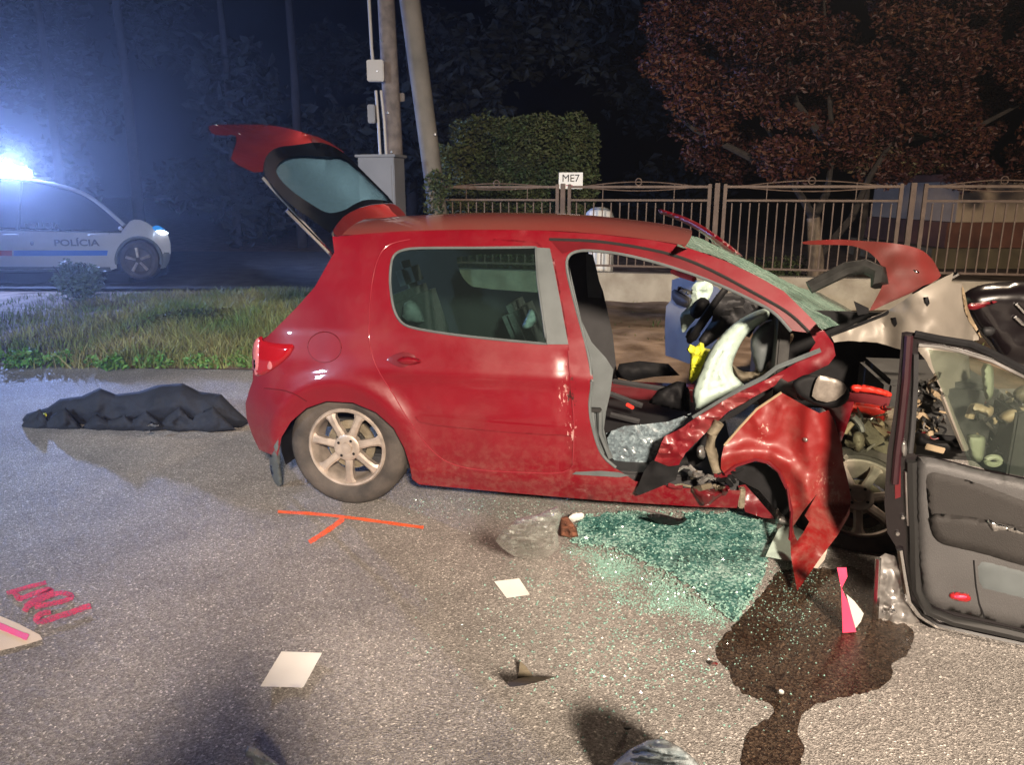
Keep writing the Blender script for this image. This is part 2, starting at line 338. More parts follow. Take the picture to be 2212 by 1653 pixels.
def edist(p, poly):
    best = 1e9; x, y = p
    for i in range(len(poly)):
        ax, ay = poly[i - 1]; bx, by = poly[i]; dx, dy = bx - ax, by - ay; q = dx * dx + dy * dy
        t = 0 if q == 0 else max(0, min(1, ((x - ax) * dx + (y - ay) * dy) / q))
        best = min(best, math.hypot(x - ax - t * dx, y - ay - t * dy))
    return best
def densify(poly, step, jit=0):
    out = []
    for i in range(len(poly)):
        a = poly[i]; b = poly[(i + 1) % len(poly)]; n = max(1, int(math.hypot(b[0] - a[0], b[1] - a[1]) / step))
        for k in range(n):
            t = k / n; x, y = a[0] + (b[0] - a[0]) * t, a[1] + (b[1] - a[1]) * t
            if jit and k: x += random.uniform(-jit, jit); y += random.uniform(-jit, jit)
            out.append((x, y))
    return out
def smooth_poly(poly, it=1, closed=True):
    for _ in range(it):
        q = []; n = len(poly); rng = range(n) if closed else range(n - 1)
        if not closed: q.append(poly[0])
        for i in rng:
            a = poly[i]; b = poly[(i + 1) % n]
            q += [tuple(a[k] * .75 + b[k] * .25 for k in range(len(a))), tuple(a[k] * .25 + b[k] * .75 for k in range(len(a)))]
        if not closed: q.append(poly[-1])
        poly = q
    return poly
def tri2d(outline, holes, step):
    pts = []; edges = []
    for loop in [outline] + list(holes):
        s = len(pts); pts += loop; n = len(loop)
        edges += [(s + i, s + (i + 1) % n) for i in range(n)]
    xs = [p[0] for p in outline]; ys = [p[1] for p in outline]
    y = min(ys) + step / 2; k = 0
    while y < max(ys):
        x = min(xs) + (step / 2 if k % 2 else 0)
        while x < max(xs):
            p = (x, y)
            if inside(p, outline) and not any(inside(p, h) for h in holes) and min(edist(p, q) for q in [outline] + list(holes)) > step * .45:
                pts.append(p)
            x += step
        y += step * .87; k += 1
    vs, _, fs, *_ = delaunay_2d_cdt([Vector(p) for p in pts], edges, [], 0, 1e-6)
    out = []
    for f in fs:
        c = (sum(vs[i][0] for i in f) / 3, sum(vs[i][1] for i in f) / 3)
        if inside(c, outline) and not any(inside(c, h) for h in holes): out.append(tuple(f))
    return [tuple(v) for v in vs], out
def panel(name, outline, mapper, m, parent=None, th=.012, step=24, holes=(), fn=None, angle=40, jit=0, edge=None):
    """sheet cut to an outline, pressed onto a surface, with real thickness (th away from the viewer)"""
    o2 = densify(outline, edge or step, jit); h2 = [densify(h, edge or step) for h in holes]
    vs, fs = tri2d(o2, h2, step)
    A = []; B = []
    for v in vs:
        d = fn(v) if fn else 0.0
        A.append(mapper(v[0], v[1], d)); B.append(mapper(v[0], v[1], d + th))
    n = len(vs)
    # orientate towards the camera
    f0 = []
    for f in fs:
        a, b, c = (A[i] for i in f)
        nn = (b - a).cross(c - a)
        f0.append(f if nn.dot(CAM - a) > 0 else f[::-1])
    faces = list(f0) + [tuple(n + i for i in f[::-1]) for f in f0]
    cnt = {}
    for f in f0:
        for i in range(3):
            e = (f[i], f[(i + 1) % 3]); k = tuple(sorted(e)); cnt.setdefault(k, []).append(e)
    V2 = A + B
    for k, es in cnt.items():
        if len(es) == 1:
            a, b = es[0]; s = len(V2); V2 += [A[a], A[b], B[b], B[a]]; faces.append((s + 1, s, s + 3, s + 2))
    return mk(name, V2, faces, m, parent, True, angle)
def puff(name, outline, mapper, m, parent=None, depth=.1, step=14, rad=None, rough=.0, nsc=6, smooth=1, back=.5, ridge=0, fn=None):
    """padded shape: outline with a rounded, slightly crumpled front and back"""
    ol = smooth_poly(outline, smooth); ol = densify(ol, step * .9)
    vs, fs = tri2d(ol, [], step)
    ds = [edist(v, ol) for v in vs]; rad = rad or max(ds) or 1
    A = []; B = []
    for v, d in zip(vs, ds):
        t = min(1, d / rad); h = depth * math.sqrt(max(0, 1 - (1 - t) ** 2))
        p = mapper(v[0], v[1], 0)
        if rough: h += rough * noise.noise(p * nsc) * t + rough * .5 * noise.noise(p * nsc * 2.7) * t
        if ridge: h += ridge * t * (.5 - 2 * abs(noise.noise(p * nsc * 1.3 + Vector((3, 1, 7))))) + ridge * .5 * t * (.5 - 2 * abs(noise.noise(p * nsc * 3.1)))
        if fn: h += fn(v, d) * t
        A.append(mapper(v[0], v[1], -h)); B.append(mapper(v[0], v[1], h * back + (.002 if t > 0 else 0)))
    n = len(vs); faces = []
    V2 = list(A); mp = {}
    for i, d in enumerate(ds):
        if d < 1e-4: mp[i] = i
        else: mp[i] = len(V2); V2.append(B[i])
    for f in fs:
        a, b, c = (A[i] for i in f)
        if (b - a).cross(c - a).dot(CAM - a) <= 0: f = f[::-1]
        faces.append(f)
        g = tuple(mp[i] for i in f[::-1])
        if set(g) != set(f): faces.append(g)
    return mk(name, V2, faces, m, parent, True, 60)
def tube(name, pts, r, m, parent=None, n=8, closed=False, r2=None):
    pts = [Vector(p) for p in pts]; vs = []; fs = []; N = len(pts); up = Vector((.13, .2, 1)).normalized()
    for i, p in enumerate(pts):
        t = (pts[min(i + 1, N - 1)] - pts[max(i - 1, 0)]) if not closed else pts[(i + 1) % N] - pts[i - 1]
        t.normalize(); s = t.cross(up)
        if s.length < .05: s = t.cross(Vector((1, 0, 0)))
        s.normalize(); q = s.cross(t); rr = r if r2 is None else r + (r2 - r) * i / max(1, N - 1)
        for k in range(n):
            a = 2 * math.pi * k / n; vs.append(p + (s * math.cos(a) + q * math.sin(a)) * rr)
    for i in range(N if closed else N - 1):
        for k in range(n):
            j = (i + 1) % N; fs.append((i * n + k, i * n + (k + 1) % n, j * n + (k + 1) % n, j * n + k))
    if not closed: fs.append(tuple(range(n))[::-1]); fs.append(tuple((N - 1) * n + k for k in range(n)))
    return mk(name, vs, fs, m, parent, True, 50)
def boxm(c, sx, sy, sz, rot=None, bev=0.0):
    bm = bmesh.new(); bmesh.ops.create_cube(bm, size=1)
    bmesh.ops.scale(bm, vec=(sx, sy, sz), verts=bm.verts)
    if bev: bmesh.ops.bevel(bm, geom=bm.edges[:], offset=bev, segments=2, affect='EDGES')
    mt = Matrix.Translation(Vector(c)) @ (rot.to_4x4() if rot else Matrix.Identity(4))
    bm.transform(mt); return bm
def box(name, c, sx, sy, sz, m, parent=None, rot=None, bev=0.006):
    me = bpy.data.meshes.new(name); bm = boxm(c, sx, sy, sz, rot, bev); bm.to_mesh(me); bm.free()
    return link(name, me, m, parent, True, 30)
def lathe(prof2, n, mt):
    vs = []; fs = []; K = len(prof2)
    for i in range(n):
        a = 2 * math.pi * i / n
        for (r, y) in prof2: vs.append(mt @ Vector((r * math.cos(a), y, r * math.sin(a))))
    for i in range(n):
        j = (i + 1) % n
        for k in range(K - 1): fs.append((i * K + k, i * K + k + 1, j * K + k + 1, j * K + k))
    return vs, fs
def flat(name, outline, m, parent=None, z=.004, th=.003, step=30, jit=0, edge=None):
    def mp(x, y, off=0): return G(x, y, max(.0005, z - off))
    return panel(name, outline, mp, m, parent, th, step, jit=jit, edge=edge)
def ribbon(pts, w):
    """2D stroke outline in pixels"""
    pts = smooth_poly(pts, 2, False) if len(pts) > 2 else pts
    l = []; r = []
    for i, p in enumerate(pts):
        a = pts[max(0, i - 1)]; b = pts[min(len(pts) - 1, i + 1)]; dx, dy = b[0] - a[0], b[1] - a[1]; q = math.hypot(dx, dy) or 1
        ww = w * random.uniform(.85, 1.12)
        l.append((p[0] - dy / q * ww, p[1] + dx / q * ww * .8)); r.append((p[0] + dy / q * ww, p[1] - dx / q * ww * .8))
    return l + r[::-1]
def stroke(name, pts, w, m, parent=None, z=.004):
    """spray line on the road, as a thin strip of quads"""
    rb = ribbon(pts, w); n = len(rb) // 2; vs = []; fs = []
    for i in range(n):
        vs += [G(*rb[i], z), G(*rb[-1 - i], z)]
    for i in range(n - 1): fs.append((2 * i, 2 * i + 1, 2 * i + 3, 2 * i + 2))
    return mk(name, vs, fs, m, parent, False)
def leaves(name, clumps, n, size, m, parent=None, flat_up=0.0, shell=.55):
    """n small folded leaves spread through ellipsoid clumps (centre, radii)"""
    vs = []; fs = []; wts = [c[1][0] * c[1][1] * c[1][2] for c in clumps]; tot = sum(wts)
    for (c, r), w in zip(clumps, wts):
        for _ in range(max(1, int(n * w / tot))):
            d = Vector((random.gauss(0, 1), random.gauss(0, 1), random.gauss(0, 1))).normalized()
            k = shell + (1 - shell) * random.random(); k = k if random.random() < .75 else random.random() ** .5
            p = Vector((c[0] + d.x * r[0] * k, c[1] + d.y * r[1] * k, c[2] + d.z * r[2] * k))
            if p.z < .02: continue
            s = size * random.uniform(.6, 1.35)
            a = Vector((random.gauss(0, 1), random.gauss(0, 1), random.gauss(0, .6) + flat_up)).normalized()
            b = a.cross(Vector((random.gauss(0, 1), random.gauss(0, 1), random.gauss(0, 1)))).normalized(); q = a.cross(b) * .25
            i = len(vs); vs += [p - a * s, p + b * s * .55 + q * s, p + a * s, p - b * s * .55 + q * s]; fs += [(i, i + 1, i + 2), (i, i + 2, i + 3)]
    return mk(name, vs, fs, m, parent, False)
def text(name, body, size, m, place, parent=None, bold=0.0, th=.002, xs=1):
    c = bpy.data.curves.new(name, 'FONT'); c.body = body; c.size = size; c.extrude = th; c.offset = bold; c.align_x = 'CENTER'; c.align_y = 'CENTER'
    o = bpy.data.objects.new(name, c); COL.objects.link(o)
    dg = bpy.context.evaluated_depsgraph_get(); me = bpy.data.meshes.new_from_object(o.evaluated_get(dg)); bpy.data.objects.remove(o)
    me.transform(place @ Matrix.Diagonal((xs, 1, 1, 1))); me.materials.clear()
    return link(name, me, m, parent, False)

# ------------------------------------------------------------------ ground
def mound(x, y): return .20 * math.exp(-((x + 2.5) / 1.3) ** 2 - ((y - 8.7) / .75) ** 2) + .10 * math.exp(-((x + 4.6) / .9) ** 2 - ((y - 9.6) / .8) ** 2)
def sheet(name, pts, z, m, kind='structure', sub=None, bumpy=0, nsc=1.0):
    if not sub: o = mk(name, [(x, y, z) for x, y in pts], [tuple(range(len(pts)))], m, None, False)
    else:
        poly = densify(pts, sub); vs, fs = tri2d(poly, [], sub)
        V3 = []
        for x, y in vs:
            e = min(1, edist((x, y), pts) / .6); V3.append((x, y, z + (mound(x, y) if y > 7 else 0) + bumpy * e * (noise.noise((x * nsc, y * nsc, 0)) + .5 * noise.noise((x * nsc * 3.1, y * nsc * 3.1, 4)) + .55)))
        fs = [f if (Vector(V3[f[1]]) - Vector(V3[f[0]])).cross(Vector(V3[f[2]]) - Vector(V3[f[0]])).z > 0 else f[::-1] for f in fs]
        o = mk(name, V3, fs, m, None, True, 80)
    o['kind'] = kind; return o
sheet("ground", [(-120, -60), (120, -60), (120, 200), (-120, 200)], -.02, M['dirt'])
sheet("road", [(-40, -14), (30, -14), (30, 6.25), (3.2, 6.4), (-.5, 6.75), (-2.4, 7.1), (-5, 7.28), (-40, 7.3)], 0, M['asphalt'])
far_road = sheet("far_road", [(-60, 13.0), (-1.9, 13.0), (-1.9, 21), (-60, 23)], .05, M['far_asphalt'])
sheet("verge", [(-12, 7.3), (-5, 7.3), (-2.4, 7.12), (-.5, 6.77), (3.2, 6.42), (14, 6.2), (14, 14), (-1.9, 13), (-12, 13)], .0, M['dirt'], sub=.35, bumpy=.06, nsc=1.3)
# grass, weeds and bush on the verge
def blades(name, area, n, h, m, dens=None, w=.006):
    vs = []; fs = []; k = 0
    while k < n:
        x = random.uniform(area[0], area[1]); y = random.uniform(area[2], area[3])
        dd = dens(x, y) if dens else 1
        if random.random() > dd: k += .2; continue
        k += 1; hh = h * random.uniform(.35, 1.3) * (.5 + .7 * dd); a = random.uniform(0, 6.28); ww = w * random.uniform(.7, 1.6)
        lx, ly = random.gauss(0, .45) * hh, random.gauss(0, .45) * hh; c, s = math.cos(a) * ww, math.sin(a) * ww
        z0 = mound(x, y); i = len(vs)
        vs += [(x - c, y - s, z0), (x + c, y + s, z0), (x + lx * .4 + c * .7, y + ly * .4 + s * .7, z0 + hh * .6), (x + lx * .4 - c * .7, y + ly * .4 - s * .7, z0 + hh * .6), (x + lx, y + ly, z0 + hh)]
        fs += [(i, i + 1, i + 2, i + 3), (i + 3, i + 2, i + 4)]
    return mk(name, vs, fs, m, None, False)
def gd(x, y):
    q = noise.noise((x * .7, y * .7, 3)) + .5 * noise.noise((x * 2.3, y * 2.3, 7))
    left = 1 / (1 + math.exp(-(x - (-4.2 - (y - 7.2) * .25)) * 1.8))
    return max(0, min(1, .66 + q * .95)) * (.12 + .88 * left) * (1 if y < 11.6 else max(0, 1 - (y - 11.6)))
tag(blades("grass", (-7.5, -.2, 7.15, 12.6), 62000, .21, M['grass'], gd), "short dry green grass tufts covering the roadside verge", None, None, 'stuff')
tag(blades("grass", (-1.0, 7, 8.2, 11.5), 2500, .07, M['grass'], lambda x, y: .25 + .5 * noise.noise((x, y, 1))), "sparse thin grass on the bare earth before the fence", None, None, 'stuff')
cl = []
for _ in range(46):
    x = random.uniform(-5.6, -2.3); cl.append(((x, 7.22 + .12 * noise.noise((x * 2, 0, 0)) * 2 + random.uniform(-.10, .25), .06), (random.uniform(.05, .14), .09, random.uniform(.05, .12))))
tag(leaves("weeds", cl, 2600, .028, M['weed'], flat_up=.6), "bright green broad-leaved weeds along the road edge", None, None, 'stuff')
def shrub(name, label, c, r, n, size, m, group=None):
    t = thing(name, label, "shrub", (c[0], c[1], 0), group)
    cs = [(c, r)] + [((c[0] + random.uniform(-.7, .7) * r[0], c[1] + random.uniform(-.6, .6) * r[1], c[2] + random.uniform(-.3, .8) * r[2]), (r[0] * .45, r[1] * .45, r[2] * .45)) for _ in range(7)]
    leaves("foliage", cs, n, size, m, t, shell=.2)
    for k in range(5):
        tube("stem", [(c[0] + random.uniform(-.05, .05), c[1], 0), (c[0] + random.uniform(-.8, .8) * r[0], c[1] + random.uniform(-.3, .3), c[2] + r[2] * .8)], .008, M['bark_dark'], t, 5)
    return t
p = G(178, 655); shrub("shrub", "grey green wispy bush on the verge before the police car", (p.x, p.y, .30), (.36, .30, .34), 1900, .035, M['bush'])
p = G(450, 725); shrub("shrub", "dark low dense clump of weeds in the grass left of the red car", (p.x, p.y, .14), (.62, .30, .20), 2600, .03, M['hedge'])
p = G(300, 600); shrub("shrub", "thin low plant at the police car front wheel", (p.x, p.y - 1.0, .1), (.45, .2, .16), 500, .03, M['bush'])

# ------------------------------------------------------------------ fence, wall
FA = Vector((-1.22, 12.3, 0)); FB = Vector((9.4, 9.75, 0)); FT = (FB - FA).normalized(); FN = Vector((FT.y, -FT.x, 0))
def FP(x, y): return PLANE(FA, FN)(x, y)
def fu(x): return (FP(x, 500) - FA).dot(FT)
frot = Matrix.Rotation(math.atan2(FT.y, FT.x), 3, 'Z')
wall = box("concrete_wall", (FA + FB) / 2 + Vector((0, 0, .225)) + FN * -.02, (FB - FA).length + .1, .22, .47, M['concrete'], None, frot, .015)
tag(wall, "low rough concrete plinth wall carrying the brown metal fence", "wall")
posts_px = [(945, 966), (1206, 1224), (1531, 1556), (1940, 1972), (2330, 2362)]
bar_me = None
def fence_panel(label, u0, u1, arch):
    t = thing("metal_fence", label, "fence", FA + FT * ((u0 + u1) / 2) + Vector((0, 0, .46)), "brown metal fence panels on the plinth wall")
    zt = 1.71; mid = (u0 + u1) / 2; ln = u1 - u0
    for z, h in ((zt, .035), (1.52, .03), (.56, .03)):
        box("rail", FA + FT * mid + Vector((0, 0, z)), ln, .03, h, M['fence'], t, frot, .003)
    for u in (u0 + .02, u1 - .02): box("post", FA + FT * u + Vector((0, 0, 1.1)), .05, .05, 1.3, M['fence'], t, frot, .004)
    n = int(ln / .122); b0 = None
    for k in range(1, n):
        u = u0 + ln * k / n; q = FA + FT * u + Vector((0, 0, 1.02))
        if b0 is None:
            b0 = box("bar", (0, 0, 0), .017, .017, .93, M['fence'], t, frot, 0); b0.location = q - t.location
        else:
            c = b0.copy(); COL.objects.link(c); c.parent = t; c.location = q - t.location
    # wrought bow above and below the top rail
    for s in (1, -1):
        pts = [FA + FT * (u0 + ln * (.08 + .84 * i / 16)) + Vector((0, 0, zt + s * arch * math.sin(math.pi * i / 16) * (1 if s > 0 else .8))) for i in range(17)]
        tube("scroll", pts, .009, M['fence'], t, 6)
    ring = [FA + FT * mid + FT * (.045 * math.cos(a)) + Vector((0, 0, zt + arch + .0 + .05 * math.sin(a))) for a in [2 * math.pi * i / 14 for i in range(14)]]
    tube("ring", ring, .008, M['fence'], t, 6, True)
    for du in (-.25, .25):
        tube("stay", [FA + FT * (mid + ln * du) + Vector((0, 0, 1.53)), FA + FT * (mid + ln * du) + Vector((0, 0, zt + arch * .68))], .008, M['fence'], t, 5)
    return t
fence_panel("brown barred fence panel left of the white number sign, before the hedge", fu(945), fu(1206), .05)
fence_panel("brown barred fence panel right of the white number sign, above the car roof", fu(1226), fu(1531), .07)
fence_panel("brown barred fence panel before the red maple trunk", fu(1558), fu(1940), .08)
fence_panel("brown barred fence panel at the right edge before the tan building", fu(1985), fu(2330), .08)
for i, (x, lab) in enumerate([(1215, "brown square fence post under the white number sign"), (1544, "brown square fence post at the left of the maple panel"), (1962, "brown square fence post right of the maple panel")]):
    u = fu(x); tag(box("fence_post", FA + FT * u + Vector((0, 0, 1.11)), .07, .07, 1.3, M['fence'], None, frot, .005), lab, "post", "fence posts between the panels")
# sign on the fence
sp = FP(1233, 390); ts = thing("number_sign", "small white sign with black characters on top of the fence", "sign", sp)
box("board", sp + FN * -.0, .36, .012, .235, M['white'], ts, frot, .004)
pl = Matrix.Translation(sp + FN * .0095 + Vector((0, 0, .03))) @ frot.to_4x4() @ Matrix.Rotation(R(90), 4, 'X')
text("lettering", "ME7", .15, M['ink'], pl, ts, 0.0, .0015)
box("red_line", sp + FN * .0085 + Vector((-.02, 0, -.07)), .10, .004, .014, M['stripe_red'], ts, frot, 0)
# white drum behind the fence
q = DY(1295, 460, 12.75)
vs, fs = lathe([(0, 0), (.24, 0), (.25, .1), (.245, .75), (.245, 1.16), (.235, 1.25), (.205, 1.32), (.15, 1.37), (.08, 1.395), (0, 1.40)], 28, Matrix.Translation((q.x, q.y, 0)) @ Matrix.Rotation(R(0), 4, 'X') @ Matrix(((1, 0, 0, 0), (0, 0, 1, 0), (0, 1, 0, 0), (0, 0, 0, 1))))
dr = mk("plastic_drum", vs, [f[::-1] for f in fs], M['white'], None); tag(dr, "white drum with domed lid behind the fence, showing over the car roof", "drum")

# ------------------------------------------------------------------ poles and cabinet
PY = 11.2
t = thing("utility_pole", "upright weathered utility pole behind the grey cabinet, with conduits", "pole", DY(860, 575, PY))
a0 = DY(868, 640, PY); a0.z = 0; a1 = DY(818, -300, PY)
tube("shaft", [a0.lerp(a1, i / 12) for i in range(13)], .135, M['wood'], t, 14, r2=.105)
def onpole(x, y, dy=-.16): return DY(x, y, PY + dy)
tube("conduit", [onpole(796, -200), onpole(797, 0), onpole(803, 105), onpole(806, 140)], .022, M['pvc'], t, 8)
tube("conduit", [onpole(812, 195), onpole(817, 260), onpole(822, 345)], .020, M['pvc'], t, 8)
tube("conduit", [onpole(823, 195), onpole(830, 260), onpole(835, 345)], .020, M['pvc'], t, 8)
jb = box("junction_box", onpole(812, 153, -.24), .225, .12, .27, M['pvc'], t, None, .012)
box("lid_screw", onpole(815, 153, -.305), .02, .012, .02, M['steel'], jb, None, 0)
box("meter_box", onpole(803, 246, -.2), .10, .10, .24, M['cabinet'], t, None, .01)
box("bracket", onpole(867, 210, .05), .09, .06, .11, M['wood'], t, None, .008)
for (x, y) in ((825, 87), (838, 243), (846, 328)):
    box("nail", onpole(x, y, -.14), .03, .03, .03, M['chrome'], t, None, .006)
t = thing("utility_pole", "leaning pale concrete support pole beside the hedge", "pole", DY(945, 560, 11.6))
b0 = DY(942, 430, 11.6); b1 = DY(885, 0, 11.6); dd = (b1 - b0); b0 = b0 - dd * (b0.z / dd.z); b1 = b0 + dd * (7.5 / dd.z)
tube("shaft", [b0.lerp(b1, i / 12) for i in range(13)], .135, M['pole2'], t, 14, r2=.15)
for (x, y) in ((942, 290), (945, 390)): box("nail", DY(x - 2, y, 11.46), .03, .03, .03, M['chrome'], t, None, .006)
cs = [(DY(938, 430, 11.4), (.16, .12, .45)), (DY(955, 400, 11.4), (.16, .12, .2))]
iv = leaves("ivy", cs, 500, .035, M['hedge']); tag(iv, "ivy and dry twigs climbing the foot of the leaning pole", "plant")
cb = DY(818, 338, 10.7); t = thing("electric_cabinet", "tall grey electrical cabinet beneath the upright pole", "cabinet", (cb.x, cb.y, 0))
rz = Matrix.Rotation(R(-14), 3, 'Z')
box("body", (cb.x + .0, cb.y + .2, cb.z / 2), .52, .38, cb.z, M['cabinet'], t, rz, .01)
box("lid", (cb.x + .0, cb.y + .2, cb.z + .012), .58, .44, .035, M['cabinet'], t, rz, .006)
box("door", Vector((cb.x, cb.y + .2, cb.z * .52)) + rz @ Vector((0, -.195, 0)), .45, .012, cb.z * .86, M['cabinet'], t, rz, .004)
box("handle", Vector((cb.x, cb.y + .2, cb.z * .6)) + rz @ Vector((.17, -.208, 0)), .025, .02, .12, M['black'], t, rz, .003)

# ------------------------------------------------------------------ hedge, trees, woods, building
hx0 = DY(950, 400, 13.4).x; hx1 = DY(1288, 300, 13.4).x; hz = DY(1100, 248, 13.4).z
t = thing("hedge", "clipped rounded green hedge behind the fence, lit from the road", "hedge", ((hx0 + hx1) / 2, 14, 0))
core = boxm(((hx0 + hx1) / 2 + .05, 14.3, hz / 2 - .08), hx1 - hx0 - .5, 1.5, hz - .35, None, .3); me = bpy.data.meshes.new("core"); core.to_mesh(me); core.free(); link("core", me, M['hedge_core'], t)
cs = []
for i in range(11):
    for j in range(10):
        fx = (i + .5) / 11; fz = (j + .5) / 10; x = hx0 + (hx1 - hx0) * fx; z = .1 + (hz - .1) * fz
        top = hz - .06 - .75 * max(0, (.24 - fx) / .24) ** 2 - .22 * max(0, (fx - .88) / .12) ** 2
        z = min(z, top - .1); cs.append(((x + random.uniform(-.05, .05), 13.5 + random.uniform(-.07, .07), z + random.uniform(-.05, .05)), tuple(q * random.uniform(.75, 1.25) for q in (.21, .24, .22))))
        if random.random() < .22: cs.append(((x + random.uniform(-.1, .1), 13.35, z + random.uniform(0, .14)), (.09, .1, .12)))
        if j == 9: cs.append(((x, 14.1, z), (.2, .6, .2)))
leaves("foliage", cs, 26000, .038, M['hedge'], t, shell=.45)
def limb_tree(name, label, base, trunk_pts, limbs, crown, n, size, m, bark, group=None, r0=.13):
    t = thing(name, label, "tree", base, group)
    tr = tube("trunk", trunk_pts, r0, bark, t, 10, r2=r0 * .7)
    for l in limbs: tube("limb", l, r0 * .5, M['bark_dark'], t, 7, r2=r0 * .12)
    leaves("crown", crown, n, size, m, t, shell=.35)
    return t
TY = 12.3
tb = DY(1762, 600, TY); tb.z = 0
def T(x, y, d=0): return DY(x, y, TY + d)
cr = []
outl = [(1385, 165), (1400, 60), (1440, 20), (1560, 5), (1700, -60), (1900, -90), (2060, -60), (2200, -120), (2330, -60), (2400, 100), (2390, 300), (2280, 385), (2150, 400), (2040, 400), (1950, 390), (1880, 350), (1810, 385), (1740, 380), (1650, 370), (1560, 390), (1500, 370), (1450, 300), (1470, 250), (1410, 270), (1395, 220), (1440, 190)]
random.seed(11)
while len(cr) < 230:
    x = random.uniform(1380, 2400); y = random.uniform(-260, 400)
    if y > -60 and not inside((x, y), outl): continue
    if 1900 < x < 1990 and 270 < y < 360 and random.random() < .7: continue
    c = DY(x, y, TY + random.uniform(-.9, 1.6)); r = random.uniform(.22, .52)
    cr.append((tuple(c), (r, r, r * .72)))
fork = T(1757, 470)
limb_tree("maple_tree", "large dark red maple with pale forked trunk behind the fence", tb,
    [tb, T(1763, 560), T(1760, 520), fork],
    [[fork, T(1735, 430), T(1700, 380), T(1670, 300), T(1600, 180)], [fork, T(1785, 420), T(1800, 330), T(1790, 180), T(1780, 0)],
     [T(1763, 560), T(1840, 470), T(1880, 380), T(1930, 300), T(2050, 150)], [T(1700, 380), T(1600, 330), T(1500, 280), T(1440, 230)],
     [T(1800, 330), T(1720, 220), T(1690, 60)], [T(1930, 300), T(2100, 280), T(2250, 200)]],
    cr, 115000, .042, M['maple'], M['bark'], r0=.14)
# green shrub clumps low under the maple
ws = [((DY(1840, 300, 13.0)).x, 13.0, DY(1840, 310, 13.0).z)]
cs = [(tuple(DY(x, y, 12.6)), (.26, .3, .18)) for x, y in ((1720, 340), (1790, 330), (1850, 350), (1880, 300), (1905, 330), (1960, 360), (2010, 350))]
sh = thing("fruit_tree", "small olive green tree showing under the maple crown", "tree", (tb.x + .8, 12.9, 0)); leaves("crown", cs, 1500, .055, M['maple2'], sh)
tube("trunk", [(tb.x + .8, 12.9, 0), (tb.x + .9, 12.8, 1.2), tuple(DY(1880, 320, 12.6))], .05, M['bark_dark'], sh, 7)
# garden bushes behind the bars
for (x, w, h, lab) in ((1100, 1.0, .75, "low ivy bush behind the bars below the hedge"), (1650, .9, .5, "low dark bush behind the fence left of the maple trunk")):
    q = DY(x, 520, 13.0); shrub("shrub", lab, (q.x, 13.0, h * .6), (w, .35, h * .6), 1800, .04, M['hedge'])
# far woodland behind the police car
random.seed(5); cs = []
for i in range(70):
    x = random.uniform(-27, 6); y = random.uniform(24, 30) ; h = random.uniform(1, 15)
    cs.append(((x, y, h), (random.uniform(1.2, 2.4), 1.2, random.uniform(1.0, 2.2))))
tag(leaves("woodland", cs, 34000, .20, M['wood_leaf'], shell=.3), "dark wood beyond the far road, faintly lit by the blue beacon", None, None, 'stuff')
for i, x in enumerate((-17.5, -14.2, -11.6, -8.4, -6.3, -3.2)):
    y = 23.2 + (i * 1.7) % 2.2; tr = tube("tree_trunk", [(x, y, 0), (x + .1, y, 5), (x - .1, y + .2, 13)], .13 + .03 * (i % 3), M['bark_dark'], None, 8, r2=.07)
    tag(tr, ["thin bare trunk above the police car beacon", "slim dark trunk standing just right of the beacon glare", "straight dark trunk above the police car bonnet", "dark trunk standing midway between police car and hatch", "dark trunk just left of the raised hatch", "dark trunk hidden behind the raised hatch and cabinet"][i], "tree", "bare trunks at the edge of the wood")
bx0 = DY(2070, 430, 17).x
t = thing("garage_building", "low tan building with red-brown base beyond the fence at right", "building", (bx0 + 4, 19, 0))
zt, zb, zo = DY(2150, 392, 17).z, DY(2150, 480, 17).z, DY(2150, 535, 17).z
box("wall", (bx0 + 4, 19, (zt + zb) / 2), 8, 4, zt - zb, M['tan'], t, None, .01)
box("base", (bx0 + 3.9, 18.98, (zb + zo) / 2 - .003), 8.2, 4.1, zb - zo - .006, M['brick_base'], t, None, .01)
box("plinth", (bx0 + 3.8, 18.95, zo / 2 - .004), 8.6, 4.2, zo - .01, M['olive'], t, None, .01)
box("roof", (bx0 + 4, 19, zt + .08), 8.6, 4.6, .15, M['brick_base'], t, None, .02)
M['pink_lens'] = mat('pale_pink_lens', (.42, .14, .15), .15, coat=.6)

# ------------------------------------------------------------------ red car
car = thing("wrecked_car", "red five-door hatchback with torn-off front and raised tailgate", "car", L(1.2, .85, 0))
side = Z(z4, (515, 95), (600, 90), (700, 80), (900, 66), (1100, 58), (1300, 56), (1500, 58)) + [(1162, 497), (1287, 505), (1412, 519), (1475, 531), (1568, 564), (1635, 596), (1693, 629), (1740, 675), (1780, 716)]
side += [(1746, 719), (1709, 714), (1692, 692), (1675, 674), (1631, 649), (1537, 605), (1443, 572), (1350, 548), (1271, 538), (1240, 541), (1225, 552), (1221, 574), (1240, 649), (1265, 739), (1281, 817), (1271, 880), (1284, 942), (1300, 986), (1330, 1012), (1372, 1040), (1480, 1055), (1600, 1060),
         (1592, 1098), (1500, 1095), (1300, 1082), (1100, 1065), (905, 1047), (890, 1035), (885, 1005), (873, 968), (850, 925), (812, 891), (762, 870), (705, 867), (662, 882), (628, 912), (608, 945), (600, 985), (584, 982), (560, 972), (545, 940), (533, 905), (530, 872), (538, 845), (546, 822), (548, 765), (556, 736), (576, 729), (600, 705), (640, 665), (680, 620), (705, 575), (722, 545)]
